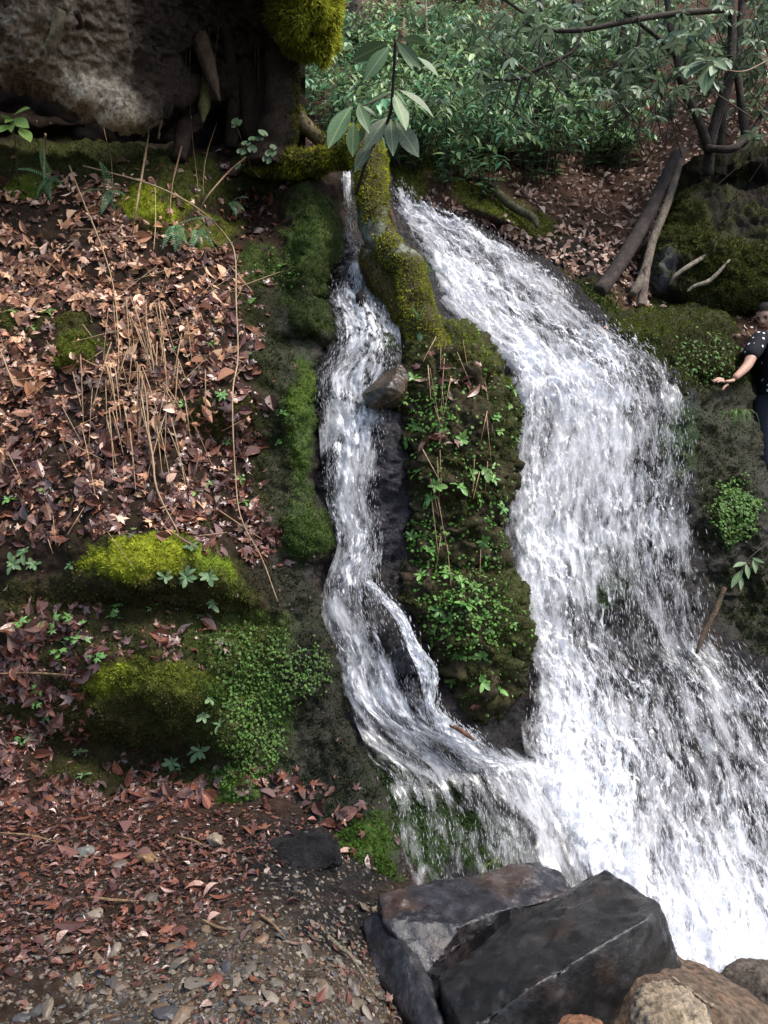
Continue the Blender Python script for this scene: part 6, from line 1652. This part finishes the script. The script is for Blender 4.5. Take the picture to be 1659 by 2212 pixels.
# head: bent forward, looking down towards the hand
bm = bmesh.new(); bmesh.ops.create_icosphere(bm, subdivisions=4, radius=1.0)
hv = np.array([v.co for v in bm.verts]); hf = np.array([[v.index for v in f.verts] for f in bm.faces]); bm.free()
h = hv * np.array([.078, .098, .118])                      # local: face towards -Y, up +Z
jaw = sstep(.0, -.11, h[:, 2])
h[:, 0] *= 1 - .30 * jaw; h[:, 1] = np.where(h[:, 1] > 0, h[:, 1] * (1 - .35 * jaw), h[:, 1] * (1 - .05 * jaw))
def gb(x, y, z, s): return np.exp(-((h[:, 0] - x) ** 2 + (h[:, 1] - y) ** 2 + (h[:, 2] - z) ** 2) / s ** 2)
h[:, 1] += -.028 * gb(0, -.098, -.022, .018) - .018 * gb(0, -.1, -.005, .015) + .012 * (gb(.032, -.09, .005, .018) + gb(-.032, -.09, .005, .018)) - .006 * gb(0, -.09, -.062, .02) - .010 * gb(0, -.085, -.105, .025) - .006 * gb(0, -.09, .03, .04)
Rh = (Matrix.Rotation(math.radians(-48), 3, 'Z') @ Matrix.Rotation(math.radians(32), 3, 'X'))
Rn = np.array(Rh)
hc0 = np.array(U(1666 + SH, 682, D - .08)) - mo
def headpart(nm, V, Fc, mat, par=None): return link(nm, new_mesh(nm, V @ Rn.T + hc0, Fc, None, True, mat), par or hd)
hd = link('head', new_mesh('head', h @ Rn.T + hc0, hf, None, True, M_SKIN), man)
hairm = (hv[:, 2] * .118 + .55 * hv[:, 1] * .098 > .024)
hfsel = hf[hairm[hf].all(1)]
lab_ = np.arange(len(hv))
for _ in range(200):                                       # keep the one connected cap
    mn = lab_[hfsel].min(1); new = lab_.copy(); np.minimum.at(new, hfsel.ravel(), np.repeat(mn, 3))
    if (new == lab_).all(): break
    lab_ = new
big_ = np.bincount(lab_[hfsel[:, 0]]).argmax()
hfsel = hfsel[lab_[hfsel[:, 0]] == big_]
us_ = np.unique(hfsel); rm_ = np.full(len(hv), -1); rm_[us_] = np.arange(len(us_)); hfsel = rm_[hfsel]
hh = h * 1.07 + np.random.default_rng(1).normal(0, .002, h.shape)
headpart('hair', hh[us_], hfsel, M_HAIR)
for s in (-1, 1):
    e = hv * np.array([.010, .022, .032]) + np.array([s * .078, .012, -.008]); e[:, 0] += s * .10 * (e[:, 1] + .005) ** 1
    headpart('ear', e, hf, M_SKIN)
    ey = hv * .0095 + np.array([s * .031, -.084, .006]); headpart('eye', ey, hf, M_HAIR)
    bw = hv * np.array([.020, .006, .005]) + np.array([s * .032, -.094, .027]); headpart('eyebrow', bw, hf, M_HAIR)
mouth = hv * np.array([.024, .006, .005]) + np.array([0, -.096, -.064]); headpart('mouth', mouth, hf, flat('lips', (.36, .15, .12), .5))
# reaching hand: palm down, fingers spread towards the rock, thumb hanging below
dh = D - .42
def H(x, y, d, r): return J(-SH + 2624 * .5486 + x * .3617 * .5486, 1140 * .5486 + y * .3617 * .5486, d, r)
def hand_side(pts): return pts
hj = [H(735, 985, dh + .02, (.026, .019)), H(690, 1000, dh, (.034, .017)), H(650, 1005, dh - .01, (.038, .016)), H(622, 1003, dh - .015, (.034, .014))]
hand = skin_obj('hand', hj, [(0, 1), (1, 2), (2, 3)], M_SKIN, man)
fing = [[(630, 985, -.005), (590, 968, -.01), (555, 965, -.012), (525, 985, -.012), (500, 993, -.01)], [(625, 990, -.025), (585, 975, -.035), (548, 975, -.04), (515, 990, -.042), (493, 996, -.042)],
        [(625, 1000, -.042), (590, 986, -.058), (558, 985, -.066), (530, 998, -.07), (512, 1006, -.07)], [(632, 1008, -.055), (605, 998, -.075), (580, 998, -.085), (560, 1008, -.09), (548, 1014, -.09)], [(672, 1030, -.01), (645, 1048, -.025), (625, 1070, -.032), (610, 1092, -.034), (604, 1100, -.034)]]
for i, f in enumerate(fing):
    r0 = .0105 if i < 4 else .0125
    skin_obj('thumb' if i == 4 else 'finger', [H(x, y, dh + d, r0 * s) for (x, y, d), s in zip(f, (1.05, 1, .95, .85, .65))], [(0, 1), (1, 2), (2, 3), (3, 4)], M_SKIN, hand)
